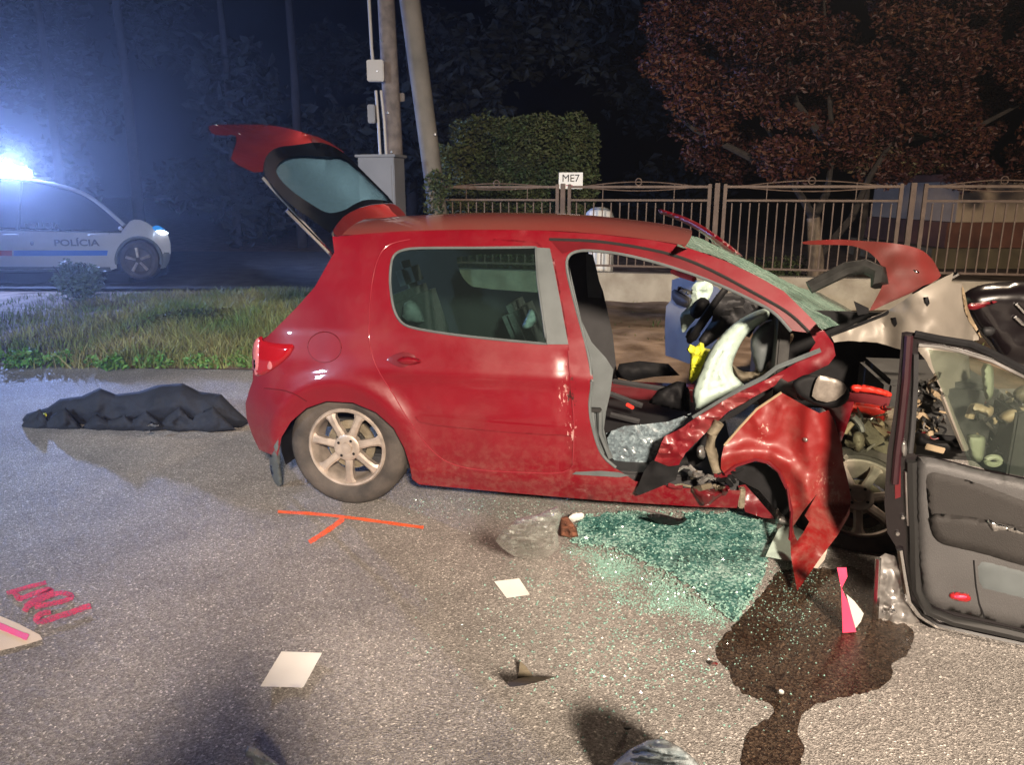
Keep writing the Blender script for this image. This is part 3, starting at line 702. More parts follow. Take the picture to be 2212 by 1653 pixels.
door = Z(z4, (1720, 130), (1400, 108), (1100, 104), (970, 104), (870, 122), (820, 142), (785, 175), (757, 235), (735, 330), (722, 430), (717, 550), (715, 680), (742, 790), (790, 880), (852, 970), (900, 1058), (952, 1140), (1005, 1215), (1062, 1280), (1120, 1330), (1180, 1360), (1300, 1390), (1550, 1405), (1845, 1412), (1850, 1280), (1858, 1150), (1840, 950), (1830, 830), (1823, 690), (1780, 420))
win = Z(z4, (1640, 155), (1300, 158), (1100, 158), (960, 160), (900, 170), (860, 192), (840, 235), (833, 330), (838, 400), (850, 480), (870, 535), (900, 575), (950, 600), (1120, 630), (1300, 652), (1500, 672), (1700, 690), (1680, 540), (1650, 330))
win = [win[0]] + smooth_poly(win[1:16], 1, False) + win[16:]
inner_win = win
door_s = smooth_poly(door, 1); side_s = side
def door_edge(k):
    cx = sum(p[0] for p in door_s) / len(door_s); cy = sum(p[1] for p in door_s) / len(door_s); out = []
    for i in range(len(door_s)):
        a, b = door_s[i - 1], door_s[(i + 1) % len(door_s)]; dx, dy = b[0] - a[0], b[1] - a[1]; q = math.hypot(dx, dy)
        out.append((door_s[i][0] + dy / q * k, door_s[i][1] - dx / q * k))
    return out
e1 = door_edge(2.6)
body = panel("body_side", side_s, SS, M['red'], car, .035, 13, [e1], angle=50)
rd = panel("rear_door", door_edge(-.6), SS, M['red'], car, .03, 13, [win], angle=50, fn=lambda v: .006 * math.exp(-((v[0] - 1020) / 70) ** 2 - ((v[1] - 880) / 40) ** 2) + .012 * math.exp(-((v[0] - 1225) / 14) ** 2) * (1 if v[1] > 760 else 0))
rd['label'] = "dented rear door with scraped paint along its front edge"
panel("window_glass", win, SS, M['glass'], rd, .005, 40, fn=lambda v: .012)
tube("window_seal", [SS(x, y, -.001) for x, y in densify(win, 12)], .007, M['grey_trim'], rd, 6, True)
panel("pillar_trim", Z(z4, (1643, 155), (1718, 160), (1745, 290), (1785, 500), (1820, 692), (1703, 692), (1682, 540), (1655, 330)), SS, M['grey_trim'], rd, .008, 30, fn=lambda v: -.004)
hd = puff("door_handle", Z(z4, (870, 775), (920, 755), (1000, 772), (1010, 795), (930, 808), (880, 795)), lambda x, y, o=0: SS(x, y, o - .012), M['red'], rd, .022, 5, rad=9, smooth=1)
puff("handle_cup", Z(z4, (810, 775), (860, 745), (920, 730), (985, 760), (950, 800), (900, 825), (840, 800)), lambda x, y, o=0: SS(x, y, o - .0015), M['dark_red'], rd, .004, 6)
panel("side_moulding", Z(z4, (972, 1092), (985, 1088), (1100, 1093), (1300, 1116), (1500, 1134), (1700, 1149), (1842, 1158), (1842, 1197), (1700, 1192), (1500, 1180), (1300, 1162), (1100, 1142), (995, 1122)), SS, M['red'], rd, .013, 7, fn=lambda v: -.013, angle=30)
tube("shut_line_glint", [SS(x, y, -.0005) for x, y in smooth_poly(door_edge(1.0)[6:-8], 1, False)], .0026, M['shut'], car, 5)  # thin tube as a painted highlight round the door
# fuel flap
ff = [(701 + 36 * math.cos(a), 750 + 33 * math.sin(a)) for a in [2 * math.pi * i / 30 for i in range(30)]]
panel("fuel_flap", ff, SS, M['red'], car, .004, 14, fn=lambda v: -.0025)
tube("flap_gap", [SS(x, y, -.0015) for x, y in ff], .0028, M['dark_red'], car, 5, True)
# bumper joint, tail lamp, mud flap
tube("bumper_joint", [SS(x, y, -.001) for x, y in smooth_poly(Z(z4, (140, 935), (280, 950), (375, 1010)), 2, False)], .003, M['dark_red'], car, 5)
tl = puff("tail_lamp", Z(z4, (75, 700), (95, 655), (130, 645), (135, 675), (230, 690), (310, 690), (285, 745), (235, 795), (175, 840), (120, 870), (78, 865), (70, 780)), lambda x, y, o=0: SS(x, y, o - .002), M['lens_red'], car, .018, 6, rad=10)
puff("lamp_lens", Z(z4, (76, 700), (95, 660), (112, 655), (112, 760), (104, 862), (82, 860)), lambda x, y, o=0: SS(x, y, o - .018), M['pink_lens'], tl, .008, 6, rad=5)
puff("indicator_lens", Z(z4, (150, 825), (165, 775), (185, 800), (178, 835)), lambda x, y, o=0: SS(x, y, o - .019), M['pink_lens'], tl, .004, 4, rad=4)
puff("mud_flap", [(588, 960), (600, 930), (612, 925), (606, 960), (604, 1000), (612, 1045), (602, 1053), (590, 1040), (580, 1000)], lambda x, y, o=0: SS(x, y, o + .02), M['grey_trim'], car, .02, 6, rad=6)
panel("scuff_plate", Z(z4, (1860, 1398), (2000, 1392), (2100, 1400), (2160, 1420), (2100, 1428), (1840, 1412)), SS, M['grey_trim'], car, .01, 14, fn=lambda v: -.006)
# seals along the front door opening
rail = [(1187, 517), (1287, 520), (1381, 534), (1459, 551), (1537, 583), (1631, 634), (1706, 676), (1748, 718)]
tube("roof_seal", [SS(x, y, -.004) for x, y in smooth_poly(rail, 2, False)], .008, M['seal'], car, 6)
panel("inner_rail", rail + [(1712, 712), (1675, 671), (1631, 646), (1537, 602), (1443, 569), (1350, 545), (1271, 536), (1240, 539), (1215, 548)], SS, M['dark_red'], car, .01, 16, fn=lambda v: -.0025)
open_edge = [(1330, 1010), (1300, 985), (1284, 942), (1271, 880), (1281, 817), (1265, 739), (1240, 649), (1222, 574), (1227, 553), (1242, 543), (1271, 540), (1350, 549), (1443, 574), (1537, 607), (1631, 651), (1675, 676), (1709, 716)]
tube("opening_trim", [SS(x, y, .004) for x, y in smooth_poly(open_edge, 2, False)], .008, M['grey_trim'], car, 7)
panel("pillar_lining", Z(z5, (215, 330), (300, 700), (370, 850), (470, 960), (520, 1040), (500, 1200), (470, 1330), (455, 1450), (480, 1560), (450, 1640), (400, 1500), (360, 1350), (375, 1150), (330, 850), (250, 560)), FS(.17), M['grey_trim'], car, .06, 14)
for pts in (Z(z5, (372, 1320), (385, 1450), (430, 1640)), Z(z5, (425, 1320), (430, 1480), (500, 1652))):
    tube("belt_strap", [FS(.15)(x, y) for x, y in pts], .014, M['grey_trim'], car, 6)
box("belt_anchor", FS(.14)(*z5(395, 1318)), .06, .03, .02, M['seal'], car, Matrix.Rotation(-YAW, 3, 'Z'), .004)
# roof: from the near rail to the far rail with crown
def roof_edge(x, y): return SS(x, y)
rl = smooth_poly([(738, 509), (790, 507), (946, 497), (1103, 497), (1200, 499), (1287, 505), (1412, 519), (1478, 531)], 2, False)
near = [SS(x, y) for x, y in rl]
vs = []; fs = []; NV = 17
for i, p in enumerate(near):
    lv = (p - O).dot(V); far = 1.72 - lv
    for k in range(NV):
        t = k / (NV - 1); s = 1 - abs(2 * t - 1) ** 2.2
        q = p + V * ((far - lv) * t); q.z += .075 * s * (1 - .45 * (i / (len(near) - 1)) ** 2) + .002 ; q += U * (-.03 * s if i < 6 else .05 * s * (i / len(near)) ** 2)
        vs.append(q)
n = len(near)
for i in range(n - 1):
    for k in range(NV - 1):
        fs.append((i * NV + k, (i + 1) * NV + k, (i + 1) * NV + k + 1, i * NV + k + 1))
off = len(vs); vs += [v - W * .012 for v in vs]; fs += [tuple(off + i for i in f[::-1]) for f in fs]
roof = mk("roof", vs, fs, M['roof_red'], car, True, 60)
# shattered windscreen
A0 = SS(1475, 531, .03); A1 = SS(1775, 711, .03); wn_ = (A1 - A0).cross(V); WSP = PLANE(A0, wn_)
ws = Z(z5, (960, 185), (1010, 95), (1130, 135), (1250, 192), (1500, 312), (1700, 420), (1800, 470), (1900, 500), (2000, 525), (2100, 540), (2160, 585), (2200, 640), (2185, 690), (2100, 725), (1965, 765), (1900, 705), (1700, 520), (1500, 400), (1300, 285), (1150, 230))
def crump(v): return .012 * noise.noise((v[0] * .02, v[1] * .02, 0)) + .008 * noise.noise((v[0] * .06, v[1] * .06, 2))
panel("windscreen", ws, WSP, M['shatter'], car, .006, 9, fn=crump, jit=1.2)
# tail gate
H0 = SS(720, 508); H1 = H0 + V * 1.15
def edge_pt(x, y, v): return FS(v)(x, y)
lv0 = (H0 - O).dot(V)
hE = FS(lv0 - .02)(571, 384); hn = (hE - H0).cross(V)
HP = PLANE(H0, hn)
def HB(x, y, off=0):
    p = HP(x, y, 0); v = ((p - O).dot(V) - lv0) / 1.15; c = .06 * (1 - (2 * v - 1) ** 2) if -.1 < v < 1.1 else 0
    return HP(x, y, off + c * HS)
HS = 1 if HP(600, 400, .1).z > HP(600, 400, 0).z else -1
gate = None
frame_o = smooth_poly(Z(z3, (490, 450), (540, 380), (620, 350), (700, 345), (900, 315), (1000, 345), (1100, 405), (1250, 555), (1480, 785), (1430, 778), (1250, 795), (1100, 865), (1035, 940), (995, 995), (980, 1005), (860, 910), (680, 790), (510, 600), (485, 540)), 1)
pane = smooth_poly(Z(z3, (572, 520), (620, 455), (730, 420), (870, 425), (980, 430), (1080, 430), (1200, 530), (1455, 770), (1350, 752), (1250, 752), (1170, 785), (1100, 832), (1000, 857), (940, 845), (880, 810), (740, 720), (640, 635), (590, 570)), 1)
thk = .03 * HS * -1
gate = panel("tailgate", frame_o, HB, M['gloss_black'], car, thk, 12, [pane])
gate['label'] = "raised tailgate with black framed rear window"
panel("rear_window", pane, HB, M['hatch_glass'], gate, thk * .3, 30, fn=lambda v: 0.002 * HS)
gt_top = smooth_poly(Z(z3, (1000, 1003), (1040, 935), (1105, 865), (1250, 797), (1430, 780), (1485, 790), (1560, 868), (1545, 885), (1400, 905), (1250, 955), (1060, 1038)), 1)
panel("spoiler", gt_top, HB, M['red_dusty'], gate, thk, 12, fn=lambda v: .004 * HS)
tube("hinge", [HB(*z3(1010, 1010)), H0 + W * -.02 + U * .03, SS(730, 520, .05)], .012, M['steel'], gate, 6)
# lower skin of the tail gate: bends away beyond the glass
K0 = FS(lv0 - .01)(565, 379); K1 = FS(lv0 - .01)(496, 352)
kn = (K1 - K0).cross(V); KP = PLANE(K0, kn)
low = Z(z3, (230, 465), (258, 385), (285, 305), (270, 262), (180, 270), (100, 262), (62, 203), (110, 186), (300, 186), (480, 186), (600, 200), (700, 222), (800, 250), (950, 300), (1080, 385), (1100, 408), (1000, 345), (900, 315), (700, 345), (620, 350), (540, 380), (490, 450), (475, 575))
def LOW(x, y, off=0):
    # blend from the glass plane to the lower plane
    a = HB(x, y, off); b = KP(x, y, off * 1)
    t = max(0, min(1, (x - 520) / 130)); t = t * t * (3 - 2 * t)
    return b.lerp(a, t) if (a - CAM).length and (b - CAM).length < 9 else a
panel("gate_skin", smooth_poly(low, 1), LOW, M['red_dusty'], gate, .02 * (-HS), 10, angle=55)
for (x, y) in ((468, 277), (518, 296)): box("lamp_bracket", LOW(x, y), .02, .02, .05, M['chrome'], gate, None, .004)
tube("number_plate_lamp", [LOW(*z3(470, 190)), LOW(*z3(680, 222))], .008, M['chrome'], gate, 5)
tube("gas_strut", [HB(568, 384), SS(724, 558, .06)], .009, M['steel'], gate, 6)
tube("strut_piston", [HB(*z3(660, 830)), SS(722, 556, .06)], .012, M['chrome'], gate, 6)

# rear wheel
def wheel(u, v, w, steer=0, r=.325, tilt=0):
    mt = Matrix.Translation(L(u, v, w)) @ Matrix((( U.x, V.x, 0, 0), (U.y, V.y, 0, 0), (0, 0, 1, 0), (0, 0, 0, 1))) @ Matrix.Rotation(steer, 4, 'Z') @ Matrix.Rotation(tilt, 4, 'X')
    rr = .205
    vs, fs = lathe([(.09, .11), (.09, .06), (0.0, .06)], 24, mt); hub = mk("wheel", vs, fs, M['dark_engine'], car)
    s = r / .325
    vs, fs = lathe([(rr + .012, .012), (rr + .03, .0), (r - .07, -.012), (r - .03, -.004), (r - .008, .014), (r, .04), (r, .155), (r - .01, .18), (r - .06, .20), (rr, .185)], 56, mt)
    ty = mk("tyre", vs, [f[::-1] for f in fs], M['rubber'], hub, True, 60)
    V2, F2 = lathe([(rr + .014, .012), (rr + .006, .002), (rr - .004, .004), (rr - .012, .02), (rr - .018, .05), (rr - .02, .15)], 56, mt)
    F2 = [f[::-1] for f in F2]
    for k in range(7):
        a = 2 * math.pi * (k + .28) / 7
        def P(rad, da, y): return mt @ Vector((rad * math.cos(a + da), y, rad * math.sin(a + da)))
        st = [(.055, .42, .020), (.085, .27, .016), (.13, .155, .012), (.175, .135, .012), (.200, .19, .016)]
        i0 = len(V2)
        for rad, wd, y in st: V2 += [P(rad, -wd, y + .006), P(rad, -wd * .5, y - .004), P(rad, wd * .5, y - .004), P(rad, wd, y + .006), P(rad, wd * .8, y + .045), P(rad, -wd * .8, y + .045)]
        for j in range(len(st) - 1):
            for q in range(6): F2.append((i0 + j * 6 + q, i0 + j * 6 + (q + 1) % 6, i0 + (j + 1) * 6 + (q + 1) % 6, i0 + (j + 1) * 6 + q))
    v3, f3 = lathe([(.075, .05), (.072, .012), (.06, .006), (.032, .008), (.030, .0), (0, -.002)], 28, mt); i0 = len(V2); V2 += v3; F2 += [tuple(i0 + q for q in f) for f in f3]
    me = bpy.data.meshes.new("rim"); me.from_pydata([tuple(q) for q in V2], [], F2); bm = bmesh.new(); bm.from_mesh(me); bmesh.ops.recalc_face_normals(bm, faces=bm.faces); bm.to_mesh(me); bm.free()
    link("rim", me, M['alloy'], hub, True, 35)
    vs, fs = lathe([(.002, .075), (.135, .075), (.135, .09), (.002, .09)], 32, mt); mk("brake_disc", vs, fs, M['engine'], hub)
    for k in range(4):
        a = 2 * math.pi * (k + .62) / 4; c = mt @ Vector((.050 * math.cos(a), .004, .050 * math.sin(a)))
        v3, f3 = lathe([(.008, 0), (.0, 0)], 8, Matrix.Translation(c) @ mt.to_3x3().to_4x4()); mk("bolt_hole", [q - (mt.to_3x3() @ Vector((0, 1, 0))) * .0025 for q in v3], f3, M['black'], hub, False)
    return hub
wheel(.0, .055, .322)
# wheel arch liner + underbody
vs = []; fs = []
for i in range(19):
    a = R(-20 + 220 * i / 18)
    for v in (.05, .45): vs.append(L(.375 * math.cos(a), v, .33 + .365 * math.sin(a)))
for i in range(18): fs.append((2 * i, 2 * i + 1, 2 * i + 3, 2 * i + 2))
mk("arch_liner", vs, fs, M['black'], car)
Ru = Matrix.Rotation(-YAW, 3, 'Z')
box("floor_pan", L(1.05, .86, .235), 1.95, 1.44, .07, M['dark_trim'], car, Ru, .01)
box("boot_floor", L(-.25, .86, .40), .62, 1.25, .05, M['dark_trim'], car, Ru, .01)
tube("exhaust", [L(-.4, .5, .2), L(.2, .55, .17), L(1.6, .8, .16)], .03, M['engine'], car, 8)
# rear bumper and tail panel across the back
tailpts = [(533, 905), (530, 872), (538, 845), (546, 822), (548, 765), (556, 736)]
vs = []; fs = []; NK = 12
tp = [SS(x, y) for x, y in [(560, 970), (545, 940)] + tailpts]
for p in tp:
    lv = (p - O).dot(V)
    for k in range(NK):
        t = k / (NK - 1); q = p + V * ((1.72 - 2 * lv) * t + 0) - U * .06 * math.sin(math.pi * t) * .8; vs.append(q)
for i in range(len(tp) - 1):
    for k in range(NK - 1): fs.append((i * NK + k, i * NK + k + 1, (i + 1) * NK + k + 1, (i + 1) * NK + k))
mk("rear_bumper", vs, fs, M['red'], car)
# far side of the body
def LP(pts, v): return [L(u, v, w) for u, w in pts]
FSM = FS(1.64)
farq = Z(z5, (-400, 160)) + [(842, 545), (985, 536), (1100, 530), (1240, 530), (1271, 545), (1303, 630), (1324, 724), (1331, 790), (1338, 840), (1200, 870), (1000, 870), (842, 760)]
farq = farq[1:]
fwin = smooth_poly([(985, 549), (989, 575), (997, 596), (1009, 611), (1024, 622), (1160, 632), (1222, 636), (1218, 600), (1205, 549)], 1)
panel("far_side", farq, FSM, M['dark_trim'], car, .05, 26, [fwin])
panel("far_window", fwin, FSM, M['glass'], car, .005, 40, fn=lambda v: .02)
panel("far_pillar_trim", Z(z5, (330, 235), (380, 245), (440, 500), (440, 545), (345, 540), (335, 400)), FS(1.58), M['grey_trim'], car, .03, 14)
panel("belt_reel_cover", Z(z5, (215, 300), (260, 240), (330, 240), (335, 300), (290, 340), (240, 330)), FS(1.50), M['dark_trim'], car, .03, 14)
tube("far_roof_rail", [L(.05, 1.5, 1.40), L(.9, 1.5, 1.43), L(1.5, 1.5, 1.38)], .03, M['dark_trim'], car, 7)
box("far_sill", L(1.35, 1.62, .30), 1.7, .12, .14, M['dark_red'], car, Ru, .02)
# headlining
box("headlining", L(.7, .86, 1.445), 1.15, 1.05, .012, M['grey_trim'], car, Ru, .004)
# seats
def seat(name, u, v, wid, m):
    s = puff(name, [(0, 0), (1, 0), (1, 1), (0, 1)], lambda x, y, o=0: L(u - .13 + .20 * (1 - y) * -1 + .05, v + wid * (x - .5), .50 + .62 * (1 - y)) + U * -o, m, car, .10, .16, rad=.25)
    return s
bs = box("rear_seat", L(.10, .80, .80), .16, 1.22, .52, M['seat'], car, Ru @ Matrix.Rotation(R(-18), 3, 'Y'), .05)
box("seat_cushion", L(.36, .80, .48), .48, 1.22, .16, M['seat'], bs, Ru @ Matrix.Rotation(R(-4), 3, 'Y'), .05)
for v in (.38, 1.2): box("headrest", L(-.01, v, 1.12), .11, .26, .20, M['seat'], bs, Ru @ Matrix.Rotation(R(-18), 3, 'Y'), .05)
puff("seat_bolster", Z(z4, (900, 470), (960, 440), (1010, 500), (1030, 590), (900, 560)), FS(.45), M['grey_seat'], car, .05, 8)
fsx = box("front_seat", L(.78, 1.22, .74), .14, .46, .50, M['seat'], car, Ru @ Matrix.Rotation(R(-24), 3, 'Y'), .05)
fsx.name = "front_seat"
puff("crumpled_bag", Z(z4, (1560, 600), (1580, 550), (1610, 490), (1640, 510), (1655, 560), (1620, 600), (1585, 612)), FS(.30), M['bag_white'], car, .05, 5, rough=.03, nsc=30)
# interior front
random.seed(3)
puff("passenger_airbag", Z(z5, (1600, 610), (1540, 622), (1480, 645), (1380, 700), (1280, 785), (1190, 900), (1150, 980), (1120, 1060), (1085, 1140), (1065, 1205), (1075, 1270), (1092, 1335), (1200, 1270), (1440, 1160), (1390, 1110), (1350, 1075), (1340, 1010), (1360, 950), (1400, 860), (1450, 790), (1520, 730), (1600, 690)), FS(.52), M['airbag'], car, .07, 5, rad=26, rough=.02, nsc=13, fn=lambda v, d: .009 * math.cos(d * .42 + noise.noise((v[0] * .02, v[1] * .02, 0)) * 3))
puff("driver_airbag", Z(z5, (1130, 420), (1080, 440), (1055, 490), (1060, 560), (1025, 620), (980, 660), (985, 730), (1000, 800), (1060, 720), (1120, 660), (1180, 560), (1215, 480), (1200, 440)), FS(1.15), M['airbag'], car, .03, 5, rad=16, ridge=.05, nsc=12)
ctr = FS(1.05)(*z5(1170, 665)); ax = [(FS(1.05)(*z5(1290, 490)) - ctr), V * .16 + U * .03]
sw = tube("steering_wheel", [ctr + ax[0] * math.cos(a) + ax[1] * math.sin(a) for a in [2 * math.pi * i / 36 for i in range(36)]], .020, M['black'], car, 9, True)
puff("wheel_hub", Z(z5, (1040, 650), (1080, 570), (1140, 530), (1200, 580), (1160, 650), (1090, 700)), FS(1.06), M['black'], sw, .05, 7)
for q in ((1290, 490), (1020, 830), (1150, 560)): tube("spoke", [ctr, ctr + (FS(1.05)(*z5(*q)) - ctr) * .95], .013, M['black'], sw, 6)
puff("lower_cowl", Z(z5, (1015, 800), (1060, 740), (1140, 720), (1110, 830), (1040, 860)), FS(1.0), M['black'], car, .05, 7)
puff("dashboard", Z(z5, (1230, 520), (1400, 500), (1560, 590), (1640, 640), (1500, 660), (1400, 720), (1250, 820), (1180, 870), (1130, 900), (1110, 830), (1200, 700)), FS(1.0), M['dark_trim'], car, .05, 7, ridge=.10, nsc=9, smooth=0)
puff("glove_box", Z(z5, (1460, 850), (1500, 770), (1590, 700), (1680, 700), (1730, 775), (1690, 900), (1600, 965), (1540, 1085), (1490, 1000)), FS(.52), M['grey_trim'], car, .06, 8, rad=22, rough=.02).data.materials[0] = M['grey_trim']
tube("dash_surround", [FS(.56)(*z5(*q)) for q in ((1430, 800), (1480, 720), (1560, 665), (1660, 650), (1730, 690), (1770, 780))], .028, M['black'], car, 8)
puff("torn_padding", Z(z5, (1670, 900), (1700, 830), (1760, 780), (1770, 820), (1730, 880), (1690, 910)), FS(.45), M['tan_part'], car, .03, 5, rough=.02, nsc=20)
puff("crumpled_lining", Z(z5, (1320, 980), (1400, 1050), (1480, 1060), (1600, 1000), (1660, 960), (1700, 1020), (1640, 1080), (1480, 1110), (1400, 1140), (1340, 1080)), FS(.58), M['engine'], car, .04, 7, rough=.03, nsc=14)
puff("centre_console", Z(z5, (760, 1270), (830, 1180), (960, 1120), (1020, 1130), (1060, 1300), (1000, 1330), (880, 1300)), FS(.85), M['black'], car, .05, 7, ridge=.06, smooth=0)
puff("gear_lever", Z(z5, (1010, 1180), (1040, 1150), (1060, 1290), (1045, 1335), (1010, 1330), (1000, 1280)), FS(.8), M['black'], car, .03, 5)
for (a, b) in (((480, 1200), (720, 1290)), ((500, 1350), (700, 1400)), ((520, 1120), (900, 1180))):
    tube("seat_rail", [FS(.9)(*z5(*a)), FS(.9)(*z5(*b))], .018, M['dark_trim'], car, 6)
box("orange_clip", FS(.8)(*z5(635, 1292)), .05, .02, .02, M['bright_red'], car, Ru @ Matrix.Rotation(R(28), 3, 'Y'), .004)
puff("dark_mat", Z(z5, (530, 1090), (560, 1000), (700, 980), (900, 1000), (980, 1080), (800, 1090), (640, 1120)), FS(1.5), M['black'], car, .03, 10, ridge=.05, smooth=0)
pg = FS(.35)
puff("broken_glass_pane", Z(z5, (470, 1480), (600, 1430), (720, 1420), (900, 1400), (1060, 1340), (1000, 1420), (860, 1510), (810, 1640), (640, 1830), (560, 1700), (500, 1640)), FS(.30), M['floor_glass'], car, .008, 7, ridge=.03, nsc=14, smooth=0)
# far front door, swung open
hp = L(1.95, 1.66, .6); dirv = (-U * .42 + V * .9).normalized(); FD = PLANE(hp, dirv.cross(W))
fd = panel("far_front_door", Z(z5, (925, 420), (1000, 395), (1060, 412), (1240, 470), (1330, 560), (1250, 800), (1210, 905), (1120, 980), (1040, 1000), (960, 968), (880, 942), (875, 760), (885, 600), (918, 560)), FD, M['blue_trim'], car, .05, 14)
fd['label'] = "open far front door with blue-grey inner trim"
puff("armrest", Z(z5, (920, 470), (1010, 520), (1050, 550), (1040, 620), (930, 580)), lambda x, y, o=0: FD(x, y, o - .01), M['dark_trim'], fd, .03, 7)
puff("pull_handle", Z(z5, (925, 452), (1000, 480), (1055, 510), (1050, 530), (980, 500), (925, 472)), lambda x, y, o=0: FD(x, y, o - .03), M['blue_trim'], fd, .02, 5)
puff("door_frame", [(1421, 450), (1440, 455), (1480, 468), (1515, 485), (1555, 512), (1590, 540), (1608, 556), (1585, 552), (1555, 535), (1520, 506), (1480, 482), (1440, 466), (1424, 461)], FD, M['red'], fd, .02, 5, rad=6)
tube("door_edge_marker", [FD(*z5(930, 360)), FD(*z5(985, 385)), FD(*z5(1080, 415))], .02, M['bright_red'], fd, 6)

# ------------------------------------------------------------------ crushed front of the red car
def CR(v0, amp=.03, s=6):
    base = FS(v0)
    def m(x, y, off=0):
        p = base(x, y, 0); h = amp * noise.noise(p * s) + amp * .5 * noise.noise(p * s * 2.3)
        return base(x, y, off + h)
    return m
hn_ = PLANE(L(2.55, 1.15, 1.0), V + U * .25 - W * .55)
hood = panel("crumpled_hood", smooth_poly(Z(z6, (180, 15), (450, 0), (600, 10), (800, 22), (950, 40), (1050, 65), (1120, 100), (1180, 165), (1220, 240), (1240, 285), (1140, 345), (1000, 412), (840, 480), (690, 552), (715, 500), (755, 430), (790, 360), (802, 300), (800, 250), (785, 200), (760, 160), (720, 120), (680, 90), (620, 65), (550, 46), (400, 42), (200, 42)), 1), hn_, M['hood_red'], car, .02, 10,
    fn=lambda v: .10 * ((v[0] - 1930) / 120) ** 2 * (1 if v[0] > 1930 else .4) + .01 * noise.noise((v[0] * .03, v[1] * .03, 0)))
hood['label'] = "red bonnet half torn up and curled over"
puff("hood_dent", Z(z6, (950, 200), (1000, 200), (1080, 250), (1060, 262), (990, 235)), lambda x, y, o=0: hn_(x, y, o + .015), M['chrome'], hood, .006, 4)
tube("hood_hinge", [hn_(*z6(240, 365)), hn_(*z6(400, 285)), hn_(*z6(520, 225)), hn_(*z6(660, 205)), hn_(*z6(760, 250)), hn_(*z6(775, 350))], .040, M['dark_engine'], hood, 7, r2=.05)
panel("wing_liner", Z(z6, (575, 465), (690, 520), (690, 560), (610, 575)), hn_, M['black'], hood, .02, 10)
hu = FS(.75)
def huf(v):
    X = (v[0] - 1679) / .2865; Y = (v[1] - 516.6) / .2865
    return -.16 * math.sin(max(0, min(1, (X - 800) / 650)) * math.pi) + .02 * noise.noise((X * .01, Y * .01, 0)) + (.10 if X > 1420 else 0) * min(1, (X - 1420) / 60 if X > 1420 else 0)
und = panel("hood_underside", Z(z6, (395, 715), (520, 670), (690, 600), (850, 530), (1010, 420), (1130, 355), (1330, 250), (1310, 330), (1390, 330), (1400, 420), (1425, 500), (1465, 600), (1515, 690), (1520, 760), (1440, 770), (1450, 1000), (1480, 1200), (1480, 1290), (1400, 1300), (1320, 1280), (1240, 1140), (1130, 930), (1060, 840), (930, 832), (750, 780), (530, 768), (430, 780)), hu, M['hood_grey'], car, .012, 9, fn=huf, jit=.8)
und['label'] = "bare grey underside of the torn bonnet"
tube("torn_edge", [hu(*z6(*q)) - V * .03 for q in ((395, 715), (560, 655), (800, 560), (1000, 440), (1060, 380), (1200, 320), (1330, 252))], .010, M['black'], und, 6)
tube("bright_edge", [hu(*z6(*q)) - V * .06 for q in ((1000, 408), (1080, 355), (1200, 318), (1260, 290), (1330, 250))], .012, M['chrome'], und, 6)
for q in ((1125, 470), (880, 625)):
    c = z6(*q); puff("punched_hole", [(c[0] - 7, c[1] - 9), (c[0] + 4, c[1] - 10), (c[0] + 7, c[1] + 4), (c[0] + 2, c[1] + 11), (c[0] - 4, c[1] + 3)], lambda x, y, o=0: hu(x, y, o + huf((x, y)) - .004), M['black'], und, .003, 4, smooth=0)
puff("fold", Z(z6, (1390, 330), (1420, 420), (1440, 540), (1520, 690), (1545, 760), (1505, 700), (1430, 600), (1400, 470)), lambda x, y, o=0: hu(x, y, o + huf((x, y)) - .01), M['tan_part'], und, .02, 5, rough=.02, nsc=15)
# dark cavity behind: bulkhead
box("bulkhead", L(2.20, .85, .78), .06, 1.1, .62, M['dark_engine'], car, Ru, .01)
box("inner_wing", L(2.72, 1.45, .62), 1.05, .05, .62, M['black'], car, Ru, .01)
# folded near front door remains (A-pillar foot to sill)
panel("cowl_corner", [(1748, 716), (1780, 714), (1800, 742), (1805, 768), (1790, 788), (1740, 812), (1690, 830), (1650, 832), (1665, 815), (1710, 790), (1745, 765), (1762, 740)], CR(.20, .03), M['red'], car, .03, 8)
fp = panel("crushed_door", Z(z7, (1060, 130), (1150, 110), (1080, 190), (930, 270), (760, 370), (680, 440), (560, 560), (470, 650), (440, 700), (420, 745), (340, 745), (250, 715), (280, 640), (320, 540), (440, 480), (520, 420), (700, 310), (860, 220)), CR(.06, .04, 7), M['crush'], car, .02, 6, fn=lambda v: .05 * abs(noise.noise((v[0] * .03, v[1] * .05, 1))) - .05 * math.sin(max(0, min(1, (v[0] - 1410) / 250)) * 3.14), jit=.6)
fp['label'] = "near front door crushed flat and scraped at its end"
panel("crushed_end", Z(z7, (240, 700), (350, 745), (430, 735), (400, 840), (260, 900), (150, 945), (120, 930), (180, 780)), CR(-.01, .03), M['black'], car, .03, 8)
tube("door_trim_edge", [CR(.07, .01)(*z7(*q)) for q in ((520, 410), (700, 300), (860, 205), (1010, 130), (1100, 60), (1400, -60))], .012, M['grey_trim'], fp, 6)
panel("door_gap", Z(z7, (1130, 150), (1090, 200), (960, 290), (840, 380), (720, 440), (640, 560), (600, 700), (500, 760), (470, 660), (560, 570), (690, 440), (770, 370), (940, 270)), FS(.26), M['black'], car, .03, 10)
tube("door_hinge_tube", [FS(.02)(*z7(*q)) for q in ((700, 440), (650, 520), (640, 620), (690, 780))], .026, M['engine'], car, 8)
puff("hinge_lump", Z(z7, (540, 620), (580, 590), (620, 630), (600, 700), (550, 690)), FS(.05), M['steel'], car, .03, 5, rough=.03, nsc=20)
